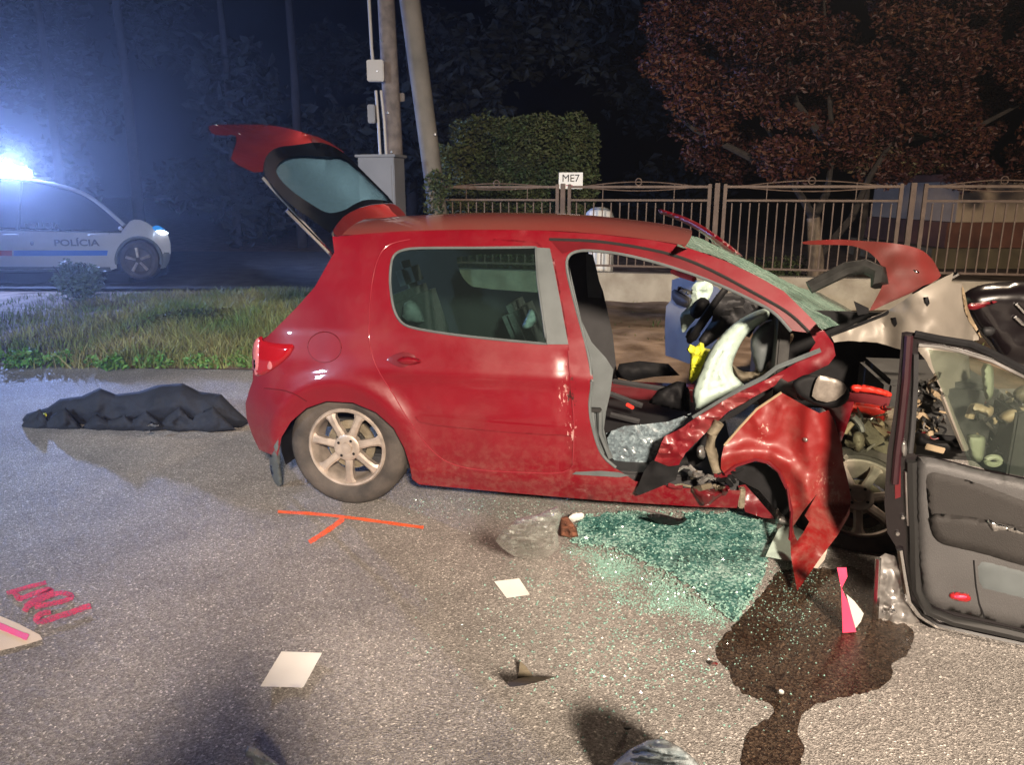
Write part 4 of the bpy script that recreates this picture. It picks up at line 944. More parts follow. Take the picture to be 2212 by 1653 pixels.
for k in range(22):
    a = z7(random.uniform(400, 800), random.uniform(740, 900)); b = (a[0] + random.uniform(-45, 45), a[1] + random.uniform(-18, 18))
    tube("torn_strip", [FS(.02)(*a), FS(.0 + random.uniform(-.05, .05))((a[0] + b[0]) / 2, (a[1] + b[1]) / 2 + random.uniform(-12, 12)), FS(.02)(*b)], random.uniform(.006, .016), random.choice([M['black'], M['dark_red'], M['engine'], M['steel']]), car, 6)
puff("crushed_sill", Z(z7, (500, 890), (560, 880), (700, 920), (800, 890), (700, 960), (610, 1030), (560, 980)), FS(.02), M['dark_red'], car, .05, 5, rough=.03, nsc=14)
panel("sill_tip", Z(z7, (830, 880), (880, 870), (960, 960), (1090, 1110), (1000, 1100), (880, 1060)), CR(.12, .04), M['dark_red'], car, .03, 7)
box("sill_cap", FS(.1)(*z7(855, 960)), .03, .05, .10, M['engine'], car, Ru, .006)
puff("silver_scrap", Z(z7, (1100, 1020), (1130, 1080), (1190, 1110), (1195, 1170), (1110, 1150), (1080, 1120)), FS(.14), M['steel'], car, .03, 5, rough=.03, nsc=16)
# near front wing, hanging
wing = [(1688, 848), (1741, 878), (1770, 893), (1790, 886), (1800, 905), (1819, 963), (1822, 1000), (1832, 1040), (1838, 1075), (1835, 1113), (1810, 1156), (1772, 1206), (1745, 1245), (1722, 1278), (1716, 1244), (1709, 1205), (1707, 1166), (1710, 1106), (1706, 1080), (1700, 1056), (1692, 1036), (1682, 1019), (1660, 1000), (1632, 993), (1610, 997), (1591, 1006), (1566, 1025), (1557, 1013), (1558, 990), (1564, 963), (1580, 942), (1597, 925), (1635, 884)]
slit = [(1766, 1066), (1752, 1090), (1738, 1114), (1748, 1128), (1736, 1150), (1722, 1169), (1716, 1155), (1713, 1138), (1735, 1105)]
def wf(v):
    X, Y = v; r = math.hypot(X - 1625, (Y - 1100))
    return -.50 * max(0, Y - 1090) / 190 - .06 * math.exp(-((X - 1760) / 45) ** 2) + 0.02 * noise.noise((X * .012, Y * .012, 0)) + .045 * abs(noise.noise((X * .016 + 4, Y * .009, 5))) + .006 * noise.noise((X * .06, Y * .06, 5)) - .03 * math.exp(-((r - 125) / 16) ** 2)
wg = panel("front_wing", wing, FS(-.02), M['red_dusty'], car, .012, 8, [slit], fn=wf, angle=60)
M['wing'] = worn_red("bent_wing_paint", (.17, .006, .006), [(tuple(FS(-.02)(1650, 935)), .22, (.42, .26, .22)), (tuple(FS(-.02)(1770, 1040)), .42, (.30, .13, .10)), (tuple(FS(-.05)(1800, 1090)), .5, (.22, .09, .07))], .5, .15, .45); wg.data.materials[0] = M['wing']
wg['label'] = "bent near front wing hanging with a torn point"
tube("wing_lip", [FS(-.03)(x, y, wf((x, y))) for x, y in [(1707, 1166), (1710, 1106), (1700, 1056), (1682, 1019), (1660, 1000), (1632, 993), (1591, 1006), (1566, 1025)]], .008, M['dark_red'], wg, 6)
tube("wing_top_edge", [FS(-.03)(x, y, wf((x, y))) for x, y in [(1564, 963), (1597, 925), (1635, 884), (1688, 848)]], .006, M['tan_part'], wg, 6)
c = (1740, 950); puff("bolt", [(c[0] - 6, c[1] - 5), (c[0] + 6, c[1] - 3), (c[0] + 5, c[1] + 6), (c[0] - 5, c[1] + 4)], lambda x, y, o=0: FS(-.02)(x, y, o + wf((x, y)) - .006), M['steel'], wg, .01, 3)
panel("wing_brace", [(1775, 880), (1800, 870), (1845, 868), (1835, 905), (1825, 935), (1815, 960), (1803, 905)], CR(.02, .03), M['red'], car, .02, 8)
# dark wheel arch hollow behind the wing
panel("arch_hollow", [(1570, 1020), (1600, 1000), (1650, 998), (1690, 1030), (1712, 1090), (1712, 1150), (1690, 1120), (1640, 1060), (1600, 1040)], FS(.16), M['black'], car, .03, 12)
# door mirror
mh = puff("door_mirror", [(1708, 828), (1730, 812), (1750, 808), (1797, 812), (1822, 826), (1837, 845), (1832, 868), (1808, 883), (1775, 880), (1745, 868), (1722, 855)], FS(-.10), M['black'], car, .02, 6, rad=12, back=2.6)
puff("mirror_glass", [(1757, 838), (1766, 814), (1775, 811), (1822, 824), (1832, 844), (1797, 872), (1753, 862)], FS(-.150), M['mirror'], mh, .006, 6, rad=4)
tube("mirror_arm", [FS(-.05)(1735, 850), FS(.08)(1700, 842), FS(.16)(1680, 830)], .035, M['dark_trim'], mh, 8)
# red cross beams
puff("cross_beam", Z(z7, (1600, 180), (1680, 178), (1760, 190), (1850, 215), (1900, 242), (1885, 268), (1800, 250), (1700, 235), (1610, 232)), FS(.55), M['bright_red'], car, .03, 5, rad=7)
puff("lower_beam", Z(z7, (1570, 300), (1700, 305), (1790, 320), (1870, 330), (1855, 400), (1840, 445), (1760, 400), (1690, 372), (1600, 372), (1555, 345)), FS(.5), M['bright_red'], car, .03, 5, rad=9)
panel("beam_web", Z(z7, (1600, 232), (1800, 250), (1890, 270), (1870, 330), (1700, 305), (1570, 300)), FS(.57), M['dark_red'], car, .03, 8)
# front wheel
fw = wheel(2.60, .22, .20, R(-10), .30, R(-50)); fw['label'] = "dark front wheel jammed behind the hanging wing"
for ch in fw.children:
    if ch.name.startswith("rim"): ch.data.materials[0] = M['alloy']
# engine bay
def E3(x, y, v=.7): return FS(v)(*zd(x, y))
box("engine_block", L(3.05, .95, .48), .55, .62, .42, M['dark_engine'], car, Ru, .03)
box("gearbox", L(2.75, .75, .40), .4, .4, .30, M['engine'], car, Ru, .05)
puff("suspension_leg", Z(zd, (170, 880), (260, 850), (330, 920), (330, 1040), (260, 1130), (200, 1100), (170, 990)), FS(.42), M['engine'], car, .06, 6, rough=.04, nsc=20)
for pts, r, m, v in (([(300, 760), (420, 900), (600, 1060)], .035, 'engine', .5), ([(340, 800), (470, 830), (620, 930)], .03, 'tan_part', .55), ([(360, 900), (480, 1060), (600, 1130)], .03, 'engine', .5), ([(190, 680), (270, 760), (300, 860)], .016, 'steel', .45), ([(90, 880), (130, 820), (180, 760)], .014, 'tan_part', .4), ([(1260, 440), (1380, 760), (1520, 1080)], .016, 'hood_grey', .3), ([(950, 930), (1200, 950), (1450, 980)], .025, 'black', .5), ([(1800, 700), (1880, 780), (1960, 920), (2212, 980)], .03, 'dark_engine', .6), ([(2050, 820), (2120, 860), (2200, 840)], .02, 'steel', .6), ([(1640, 560), (1600, 600), (1560, 700)], .022, 'tan_part', .55), ([(960, 420), (1050, 480), (1160, 500), (1200, 600)], .03, 'dark_engine', .55), ([(930, 700), (1010, 660), (1060, 760), (1100, 900)], .022, 'tan_part', .5)):
    tube("hose", [E3(x, y, v) for x, y in smooth_poly(pts, 2, False)], r, M[m], car, 7)
for k in range(26):
    x = random.uniform(930, 1250); y = random.uniform(250, 900); s = random.uniform(15, 60)
    puff("engine_fitting", [(zd(x + s * math.cos(a) * random.uniform(.6, 1.1), y + s * math.sin(a) * random.uniform(.6, 1.1))) for a in [k2 * .9 for k2 in range(7)]], FS(random.uniform(.45, .7)), M[random.choice(['dark_engine', 'engine', 'steel', 'dark_trim', 'engine', 'tan_part'])], car, .03, 5, rough=.02, nsc=30)
for k in range(16):
    x = random.uniform(1500, 2212); y = random.uniform(560, 1000); s = random.uniform(20, 70)
    puff("engine_fitting", [(zd(x + s * math.cos(a) * random.uniform(.6, 1.1), y + s * math.sin(a) * random.uniform(.6, 1.1))) for a in [k2 * .9 for k2 in range(7)]], FS(random.uniform(.6, .8)), M[random.choice(['dark_engine', 'engine', 'dark_trim', 'dark_engine', 'engine'])], car, .03, 5, rough=.02, nsc=30)
random.seed(17)
for (X0, X1, Y0, Y1, v0, N) in ((80, 620, 640, 1180, .46, 16), (930, 1280, 200, 900, .5, 14), (1500, 2212, 420, 1000, .62, 16)):
    for k in range(N):
        x = random.uniform(X0, X1); y = random.uniform(Y0, Y1); ln = random.uniform(40, 130); wd = random.uniform(8, 40); a = random.choice([.6, .7, -.4, 1.2, 2.4]) + random.uniform(-.3, .3)
        ca, sa = math.cos(a), math.sin(a); q = [(-ln, -wd * .5), (-ln * .2, -wd), (ln * .5, -wd * .7), (ln, random.uniform(-wd, wd)), (ln * .4, wd * .6), (-ln * .1, wd), (-ln * .8, wd * .6)]
        pts = [zd(x + u_ * ca - w_ * sa, y + u_ * sa + w_ * ca) for u_, w_ in q]; ph = random.uniform(0, 6)
        panel("bent_metal", pts, FS(v0 + random.uniform(-.08, .06)), M[random.choice(['engine', 'tan_part', 'steel', 'engine', 'dark_engine', 'hood_grey', 'dark_engine'])], car, .006, 7, fn=lambda v: .03 * math.sin(v[0] * .16 + ph) + .02 * math.sin(v[1] * .23 + ph), angle=25)
for k in range(26):
    X0 = random.choice([random.uniform(80, 600), random.uniform(930, 1300), random.uniform(1500, 2200)]); Y0 = random.uniform(420, 1050)
    pts = [(X0, Y0)]
    for _ in range(4): pts.append((pts[-1][0] + random.uniform(-60, 90), pts[-1][1] + random.uniform(-30, 70)))
    vv = random.uniform(.38, .6); tube("loose_wire", [E3(x, y, vv) for x, y in smooth_poly(pts, 2, False)], random.uniform(.003, .007), M[random.choice(['black', 'black', 'steel', 'tan_part', 'dark_red'])], car, 5)
def cyl(name, a, b, r, m, parent, r2=None): return tube(name, [a, a.lerp(b, .5), b], r, m, parent, 16, r2=r2)
puff("reservoir", Z(zd, (1520, 920), (1600, 890), (1720, 905), (1765, 940), (1745, 1100), (1720, 1225), (1620, 1230), (1560, 1140)), FS(.35), M['tank'], car, .08, 6, rad=10)
tube("filler_ring", [E3(1850, 1210, .33) + (E3(1930, 1210, .33) - E3(1850, 1210, .33)) * math.cos(a) + (E3(1850, 1165, .33) - E3(1850, 1210, .33)) * math.sin(a) for a in [6.283 * i / 18 for i in range(18)]], .014, M['tank'], car, 7, True)
puff("strut_tower", Z(zd, (1700, 60), (1850, 60), (1860, 300), (1840, 480), (1760, 500), (1720, 300)), FS(.5), M['tank'], car, .05, 7, rad=10)
puff("pipe_joint", Z(zd, (1580, 540), (1640, 520), (1720, 540), (1850, 560), (1860, 640), (1800, 720), (1740, 660), (1660, 640), (1590, 640)), FS(.48), M['tan_part'], car, .05, 5, rough=.03, nsc=20)
puff("air_duct", Z(zd, (1890, 700), (1990, 610), (2150, 560), (2330, 560), (2330, 760), (2100, 790), (1960, 770)), FS(.5), M['tan_part'], car, .08, 7, rad=16)
puff("air_filter", Z(zd, (2060, 420), (2140, 330), (2330, 280), (2330, 520), (2130, 540)), FS(.6), M['engine'], car, .08, 8)
puff("battery_tray", Z(zd, (930, 900), (1000, 860), (1100, 960), (1440, 980), (1540, 1130), (1250, 1110), (1000, 1060), (920, 1010)), FS(.45), M['black'], car, .06, 8)
box("orange_label", E3(1160, 1065, .37), .09, .01, .03, M['bright_red'], car, Ru @ Matrix.Rotation(R(12), 3, 'Y'), .003).data.materials[0] = M['tan_part']
puff("headlamp_shell", Z(z7, (1500, 1230), (1580, 1200), (1730, 1270), (1660, 1320), (1560, 1320)), FS(.25), M['tank'], car, .03, 5)
box("radiator", L(3.35, .85, .42), .08, .9, .4, M['dark_engine'], car, Ru, .01)
panel("front_undertray", Z(z7, (1560, 1080), (1640, 980), (1800, 1000), (1830, 1330), (1750, 1400), (1500, 1420), (1430, 1360), (1500, 1240)), FS(.40), M['black'], car, .04, 12)

# ------------------------------------------------------------------ black car and its loose door
bc = thing("black_car", "dark wrecked car behind the torn bonnet at the right edge", "car", L(3.5, 1.9, 0))
BP = FS(1.35)
puff("body", Z(z6, (1390, 420), (1480, 360), (1600, 330), (1860, 310), (2400, 330), (2500, 900), (2000, 1000), (1700, 960), (1600, 800), (1500, 680), (1420, 560)), BP, M['black_paint'], bc, .12, 14, rad=50, rough=.02, back=4)
puff("red_panel", Z(z6, (1425, 490), (1520, 475), (1680, 462), (1600, 500), (1450, 545)), lambda x, y, o=0: BP(x, y, o - .13), M['red'], bc, .02, 5)
for pts in (((1730, 465), (1790, 530), (1860, 580), (1990, 620)), ((1720, 560), (1770, 610), (1860, 640), (1980, 650))):
    tube("chrome_trim", [BP(*z6(*q)) - V * .135 for q in pts], .010, M['chrome'], bc, 6)
puff("lamp_unit", Z(z6, (1530, 660), (1650, 660), (1640, 720), (1560, 740)), lambda x, y, o=0: BP(x, y, o - .13), M['dark_trim'], bc, .03, 5)
for v, u in ((1.9, 3.4), (1.9, 4.9)):
    vs, fs = lathe([(.06, .0), (.2, .0), (.3, .02), (.31, .1), (.3, .2)], 30, Matrix.Translation(L(u, v, .31)) @ Matrix(((U.x, V.x, 0, 0), (U.y, V.y, 0, 0), (0, 0, 1, 0), (0, 0, 0, 1)))); mk("wheel", vs, [f[::-1] for f in fs], M['rubber'], bc)
A = G(1955, 1352); B = G(2212, 1400); dn = Vector((-(B - A).y, (B - A).x, 0)).normalized()
DPn = (dn + W * .06).normalized(); DP = PLANE(A, DPn)
if DP(2000, 1000, .1).y < DP(2000, 1000, 0).y: DPn = -DPn; DP = PLANE(A, DPn)
dr = thing("car_door", "black car door with grey inner trim standing upright at the right edge", "car door", A)
B2 = lambda *q: Z(z8, *q)
outer = B2((510, 66), (535, 62), (562, 66), (700, 88), (850, 112), (970, 165), (1107, 240), (1240, 330), (1300, 420), (1300, 1640), (1107, 1592), (960, 1566), (820, 1542), (720, 1520), (650, 1500), (600, 1468), (560, 1430), (535, 1390), (518, 1340), (500, 1210), (480, 1110), (440, 1045), (425, 900), (432, 760), (440, 640), (455, 560), (480, 400), (497, 240))
hole = B2((592, 140), (620, 132), (700, 146), (800, 168), (950, 212), (1107, 290), (1230, 370), (1250, 500), (1250, 815), (1107, 775), (900, 735), (720, 686), (580, 664), (556, 650), (568, 520), (580, 380), (585, 220))
shell = panel("door_shell", outer, DP, M['black_paint'], dr, .09, 14, [hole], angle=35)
panel("door_glass", B2((640, 150), (800, 168), (1107, 290), (1250, 385), (1250, 800), (1107, 770), (840, 716), (780, 540), (720, 380), (660, 230)), DP, M['door_glass'], dr, .005, 40, fn=lambda v: .05)
for pts, m, r in ((((572, 72), (700, 98), (850, 122), (960, 172), (1107, 250), (1200, 310)), 'black', .014), (((592, 126), (700, 136), (800, 158), (950, 204), (1107, 282), (1200, 340)), 'steel', .006), (((578, 170), (576, 300), (570, 420), (560, 560), (550, 650)), 'dark_trim', .010), (((545, 80), (530, 300), (505, 520), (488, 660), (476, 800)), 'maroon', .014)):
    tube("window_frame", [DP(*z8(*q)) - DPn * .008 for q in pts], r, M[m], dr, 7)
card = B2((578, 672), (620, 672), (720, 692), (900, 742), (1107, 782), (1300, 830), (1300, 1570), (1107, 1512), (900, 1462), (780, 1432), (700, 1418), (640, 1388), (612, 1348), (598, 1260), (590, 1200), (584, 1100), (578, 950))
dc = puff("door_card", card, lambda x, y, o=0: DP(x, y, o - .012), M['door_grey'], dr, .035, 11, rad=22)
def DC(x, y, o=0): return DP(x, y, o - .046)
puff("card_inset", B2((625, 770), (640, 752), (680, 748), (850, 788), (1107, 888), (1300, 960), (1300, 1260), (1107, 1212), (900, 1148), (760, 1118), (690, 1098), (655, 1055), (640, 960), (630, 860)), lambda x, y, o=0: DC(x, y, o + .0), M['door_dark'], dc, .010, 10, rad=8)
puff("armrest", B2((640, 950), (760, 955), (960, 985), (1107, 1020), (1300, 1080), (1300, 1230), (1107, 1205), (900, 1142), (760, 1112), (695, 1092), (660, 1050)), lambda x, y, o=0: DC(x, y, o - .010), M['door_dark'], dc, .022, 9, rad=16)
puff("inner_handle", B2((922, 978), (960, 985), (1000, 1006), (1107, 1030), (1107, 1060), (1000, 1030), (965, 1042), (945, 1030)), lambda x, y, o=0: DC(x, y, o - .033), M['chrome'], dc, .012, 5)
puff("door_pocket", B2((870, 1170), (1000, 1200), (1107, 1230), (1300, 1280), (1300, 1420), (1107, 1370), (960, 1335), (885, 1315)), lambda x, y, o=0: DC(x, y, o + .0), M['dark_trim'], dc, .004, 8).data.materials[0] = M['grey_trim']
rf = puff("reflector", B2((735, 1342), (760, 1330), (835, 1338), (852, 1362), (846, 1384), (810, 1386), (745, 1372)), lambda x, y, o=0: DC(x, y, o + .002), M['lens_red'], dc, .014, 4, rad=4)
puff("reflector_rim", B2((765, 1350), (825, 1352), (830, 1366), (770, 1364)), lambda x, y, o=0: DC(x, y, o - .012), M['hot_pink'], rf, .004, 3, rad=3)
tube("card_seam", [DC(*z8(*q), -.002) for q in ((862, 1180), (872, 1300), (888, 1390), (915, 1462))], .003, M['black'], dc, 5)
for pts, r, m in ((((556, 690), (560, 850), (568, 1050), (572, 1200), (585, 1310), (640, 1420), (760, 1468), (1000, 1520), (1300, 1590)), .020, 'seal'), (((500, 1120), (520, 1250), (545, 1370), (600, 1440), (680, 1490), (900, 1540), (1300, 1625)), .012, 'chrome'), (((535, 740), (540, 900), (545, 1000)), .010, 'steel')):
    tube("door_seal", [DP(*z8(*q)) - DPn * .012 for q in pts], r, M[m], dr, 7)
puff("latch", B2((500, 600), (530, 590), (540, 640), (530, 680), (505, 670)), lambda x, y, o=0: DP(x, y, o - .005), M['steel'], dr, .02, 4, rough=.01, nsc=40)
panel("edge_strip", B2((475, 720), (505, 715), (505, 870), (478, 880)), DP, M['dark_red'], dr, .02, 10, fn=lambda v: -.006)
for q in ((512, 410), (512, 470), (515, 965), (488, 1045)):
    c = DP(*z8(*q)); box("screw", c - DPn * .008, .014, .014, .014, M['chrome'], dr, None, .003)
ss = thing("metal_scrap", "bent shiny metal bracket standing at the loose black door's foot", "metal scrap", G(1925, 1345))
SP = PLANE(G(1900, 1344), DPn)
def spf(v): return .03 * noise.noise((v[0] * .05, v[1] * .05, 2)) + .02
panel("plate", B2((400, 1165), (430, 1145), (478, 1160), (500, 1240), (520, 1340), (560, 1435), (600, 1480), (545, 1492), (460, 1488), (380, 1480), (392, 1300)), SP, M['steel'], ss, .015, 6, fn=spf)
tube("flange", [SP(*z8(*q)) for q in ((396, 1170), (390, 1310), (380, 1480))], .012, M['chrome'], ss, 6)
c = SP(*z8(465, 1420)); box("bolt", c - DPn * .01, .03, .03, .03, M['chrome'], ss, None, .008)

# ------------------------------------------------------------------ police car
PYD = 13.6
pc = thing("police_car", "white police car with blue stripe and flashing roof beacon on far road", "police car", DY(100, 590, PYD + .9))
def PP(x, y, off=0): return DY(x, y, PYD + off)
def PB(x, y, off=0):
    z = DY(x, y, PYD).z; o = .10 * ((z - .75) / .55) ** 2 if z < 1.05 else .04 + .32 * (z - 1.05)
    if x > 330: o += .004 * (x - 330) ** 1.3 * .25
    return DY(x, y, PYD + off + o)
pbody = [(-300, 500), (0, 495), (150, 499), (262, 501), (272, 488), (280, 478), (290, 474), (304, 475), (318, 481), (330, 490), (350, 497), (362, 505), (368, 525), (369, 545), (365, 562), (358, 578), (347, 580)]
arch = [(300 + 50 * math.cos(a), 562 + 50 * math.sin(a)) for a in [R(20 - 220 * i / 14) for i in range(15)]]
pbody2 = pbody + arch + [(236, 585), (0, 583), (-300, 583)]
panel("body", pbody2, PB, M['paint_white'], pc, 1.72, 16, angle=45)
gl_o = [(-300, 497), (0, 492), (150, 496), (262, 499), (266, 490), (240, 462), (214, 441), (186, 422), (156, 410), (107, 398), (50, 390), (0, 387), (-150, 387), (-280, 420)]
panel("cabin", gl_o, PB, M['car_window'], pc, 1.4, 16, fn=lambda v: .01, angle=45)
tube("window_frame", [PB(x, y, -.01) for x, y in smooth_poly([(-280, 415), (-150, 385), (0, 385), (50, 388), (107, 396), (156, 408), (186, 420), (214, 439), (240, 461), (268, 486)], 2, False)], .035, M['paint_white'], pc, 8)
box("roof", PP(-80, 384, .9) + W * .0, 2.6, 1.15, .05, M['paint_white'], pc, None, .02)
tube("belt_line", [PB(x, y, -.006) for x, y in ((-300, 499), (0, 496), (150, 500), (262, 502))], .012, M['black'], pc, 6)
for x in (45, -120): tube("pillar", [PB(x, 390, -.012), PB(x - 6, 497, -.012)], .03, M['black'], pc, 6)
for hx in (30, 215): tube("door_handle", [PB(hx - 24, 508, -.02), PB(hx - 12, 507, -.045), PB(hx, 507, -.045), PB(hx + 10, 508, -.02)], .016, M['paint_white'], pc, 6)
for x in (236, 50): tube("door_gap", [PB(x, 503, -.001), PB(x - 3, 582, -.001)], .005, M['letter'], pc, 5)
panel("blue_stripe", [(29, 541), (233, 541), (231, 552), (29, 553)], PB, M['stripe_blue'], pc, .003, 30, fn=lambda v: -.004)
panel("red_stripe", [(-260, 541), (26, 541), (26, 553), (-260, 553)], PB, M['stripe_red'], pc, .003, 30, fn=lambda v: -.004)
cpt = PB(165, 525, -.006); sc_ = 1660 / PYD
text("lettering", "POLÍCIA", .155, M['letter'], Matrix.Translation(cpt) @ Matrix.Rotation(R(90), 4, 'X'), pc, .004, .002, 1.38)
text("window_lettering", "POLÍCIA", .13, M['steel'], Matrix.Translation(PB(90, 488, -.02)) @ Matrix.Rotation(R(90), 4, 'X'), pc, .0, .002, 1.3)
puff("badge", [(64, 524), (69, 520), (74, 524), (72, 530), (67, 531)], lambda x, y, o=0: PB(x, y, o - .004), M['letter'], pc, .006, 3)
panel("side_skirt", [(-300, 575), (0, 576), (238, 577), (240, 586), (0, 588), (-300, 588)], PB, M['grey_trim'], pc, 1.6, 20, fn=lambda v: -.015)
tube("skirt_trim", [PB(-300, 583, -.03), PB(0, 583, -.03), PB(200, 579, -.03)], .012, M['steel'], pc, 6)
box("underbody", PP(60, 590, .9), 4.6, 1.5, .22, M['black'], pc, None, .03)
def pwheel(px):
    c = PP(px, 562, .14); r = .345
    mt = Matrix.Translation((c.x, c.y, c.z))
    vs, fs = lathe([(.0, .0), (.05, -.01), (.2, .02), (.235, .0), (.25, -.03), (r - .04, -.04), (r, .0), (r, .16), (.2, .2)], 36, mt); w = mk("wheel", vs, [f[::-1] for f in fs], M['rubber'], pc)
    for k in range(5):
        a = 2 * math.pi * (k + .3) / 5
        tube("spoke", [mt @ Vector((.05 * math.cos(a), -.02, .05 * math.sin(a))), mt @ Vector((.22 * math.cos(a), -.015, .22 * math.sin(a)))], .022, M['alloy'], w, 6, r2=.03)
pwheel(300); pwheel(-70)
tube("arch_trim", [PB(300 + 49 * math.cos(a), 562 + 49 * math.sin(a), -.01) for a in [R(10 - 200 * i / 16) for i in range(17)]], .03, M['grey_trim'], pc, 6)
puff("bumper_trim", [(350, 545), (369, 545), (366, 566), (356, 580), (346, 580)], PB, M['grey_trim'], pc, .02, 5)
hl = puff("headlight", Z(zp, (1720, 880), (1800, 868), (1865, 895), (1870, 915), (1800, 930), (1750, 905)), lambda x, y, o=0: PB(x, y, o - .03), M['headlight'], pc, .03, 4, rad=4)
puff("headlight_cover", Z(zp, (1680, 840), (1740, 815), (1800, 840), (1850, 880), (1780, 872), (1720, 882)), lambda x, y, o=0: PB(x, y, o - .02), M['blue_lens'], pc, .02, 4, rad=4)
puff("door_mirror", Z(zp, (1310, 840), (1340, 825), (1365, 850), (1360, 880), (1320, 875)), lambda x, y, o=0: PB(x, y, o - .12), M['paint_white'], pc, .05, 4, rad=4)
lb = box("light_bar", PP(-25, 381, .75), 1.2, .34, .06, M['black'], pc, None, .02)
def orb(name, c, r, m, parent, sx=1, sz=1):
    vs, fs = lathe([(r * math.sin(R(a)), -r * math.cos(R(a))) for a in range(0, 181, 20)], 16, Matrix.Translation(c) @ Matrix.Diagonal((sx, 1, sz, 1))); return mk(name, vs, fs, m, parent)
BC = PP(46, 375, .70)
orb("beacon", BC, .12, M['beacon'], lb, 1.5, 1.0)
orb("blue_beacon", PP(2, 368, .70), .10, M['beacon_blue'], lb, 1.3, 1.2)
lamp("beacon_light", 'POINT', BC + Vector((0, -.30, .08)), 3800, (.30, .44, 1.0), .14)

# ------------------------------------------------------------------ things on the road
# dark heap behind the red car
def GV(x, y, off=0): return PLANE(G(280, 915), (.12, 1, 0))(x, y, off)
hp_ = thing("tarpaulin_heap", "dark crumpled tarpaulin heap lying on the road behind the red car", "tarpaulin", G(270, 920))
puff("cover", [(40, 916), (58, 894), (104, 880), (130, 862), (176, 856), (215, 838), (250, 852), (300, 846), (340, 832), (395, 828), (430, 846), (478, 852), (505, 880), (540, 912), (520, 924), (430, 925), (300, 926), (180, 926), (80, 924)], GV, M['tarp'], hp_, .13, 5, rad=60, rough=.06, nsc=3, smooth=0, back=2.0, ridge=.05, fn=lambda v, d: .09 * (.35 - abs(noise.noise((v[0] * .010 + v[1] * .022, v[1] * .010 - v[0] * .002, 2)))) + .05 * (.3 - abs(noise.noise((v[0] * .03 - v[1] * .03, v[1] * .012, 6)))))
for k in range(7):
    x0 = 90 + k * 58 + random.uniform(-15, 15); w_ = random.uniform(35, 60); h_ = random.uniform(22, 52)
    puff("fold", [(x0 - w_, 926), (x0 - w_ * .5, 926 - h_ * .6), (x0 + random.uniform(-10, 10), 926 - h_), (x0 + w_ * .6, 926 - h_ * .45), (x0 + w_, 927), (x0, 934)], lambda x, y, o=0: GV(x, y, o - .16), M['tarp'], hp_, .04, 5, ridge=.05, nsc=5, smooth=0)
yb = box("yellow_tag", G(96, 917) + W * .04, .05, .04, .08, M['yellow'], None, Matrix.Rotation(.4, 3, 'Z'), .005); tag(yb, "small yellow plastic piece at the left end of the dark heap", "plastic piece")
sc2 = [((x, y), s) for (x, y), s in (((330, 918), 14), ((372, 912), 18), ((402, 905), 13), ((222, 903), 8), ((318, 932), 9))]
labs = ["thin crumpled foil strip at the middle of the dark heap", "largest crumpled foil scrap shining before the dark heap", "bright foil scrap nearest the red car before the dark heap", "tiny foil scrap left of the others on the dark heap", "small foil crumb lying lowest on the road before the heap"]
for ((x, y), s), lab in zip(sc2, labs):
    g0 = G(x, y + 8); pm = PLANE(g0 - Vector((0, .12, 0)), (0, 1, .3))
    o = puff("foil_scrap", [(x - s, y + 2), (x - s * .3, y - s * .5), (x + s * .5, y - s * .3), (x + s, y + 2), (x + s * .2, y + s * .4)], pm, M['chrome'], None, .02, 3, rough=.02, nsc=50, smooth=0)
    tag(o, lab, "foil scrap", "foil scraps by the dark heap")
# yellow vest in the car
ve = puff("yellow_vest", Z(z5, (1025, 900), (1050, 865), (1090, 880), (1120, 850), (1145, 860), (1150, 890), (1210, 905), (1180, 990), (1140, 1060), (1090, 1110), (1060, 1135), (1038, 1110), (1050, 1010), (1055, 940)), FS(.75), M['yellow'], None, .03, 4, rad=12, ridge=.05, nsc=14, smooth=0)
tag(ve, "bright yellow safety cloth hanging beside the white airbag", "cloth")
# spray marks
tm = thing("spray_mark", "orange sprayed T mark on the road under the rear wheel", "road marking", G(745, 1120))
stroke("bar", [(600, 1106), (680, 1110), (760, 1119), (840, 1130), (915, 1140)], 4.2, M['orange'], tm)
stroke("stem", [(742, 1121), (720, 1138), (695, 1155), (668, 1172)], 6, M['orange'], tm, .008)
def zs(X, Y): return (X * .125, 1222.7 + Y * .125)
pm_ = thing("spray_lettering", "pink sprayed scrawled characters on the road at the left edge", "road marking", G(110, 1310))
stroke("letter", Z(zs, (120, 480), (330, 410), (560, 350), (800, 290)), 5.5, M['pink'], pm_)
stroke("letter", Z(zs, (230, 440), (300, 530), (320, 590), (480, 520), (700, 440), (860, 400), (900, 430), (700, 520), (430, 700)), 6.5, M['pink'], pm_, .007)
stroke("letter", Z(zs, (420, 790), (470, 710), (640, 620), (850, 520), (1050, 460), (1220, 500), (1250, 550), (1080, 620), (850, 660), (600, 720)), 6.5, M['pink'], pm_, .010)
stroke("letter", Z(zs, (880, 800), (720, 820), (620, 900), (640, 970), (760, 970), (980, 880), (1180, 830), (1400, 740), (1570, 690)), 7.5, M['pink'], pm_, .013)
cp = thing("sprayed_patch", "cream patch with hot pink stripe at the left picture edge", "road marking", G(20, 1370))
flat("patch", [(-160, 1300), (-60, 1322), (0, 1331), (40, 1348), (86, 1372), (92, 1382), (60, 1392), (20, 1402), (-60, 1420), (-160, 1420)], M['cream'], cp, .005, .003, 20)
stroke("stripe", [(-120, 1330), (-40, 1340), (0, 1353), (30, 1366), (60, 1378)], 8.5, M['hot_pink'], cp, .009)
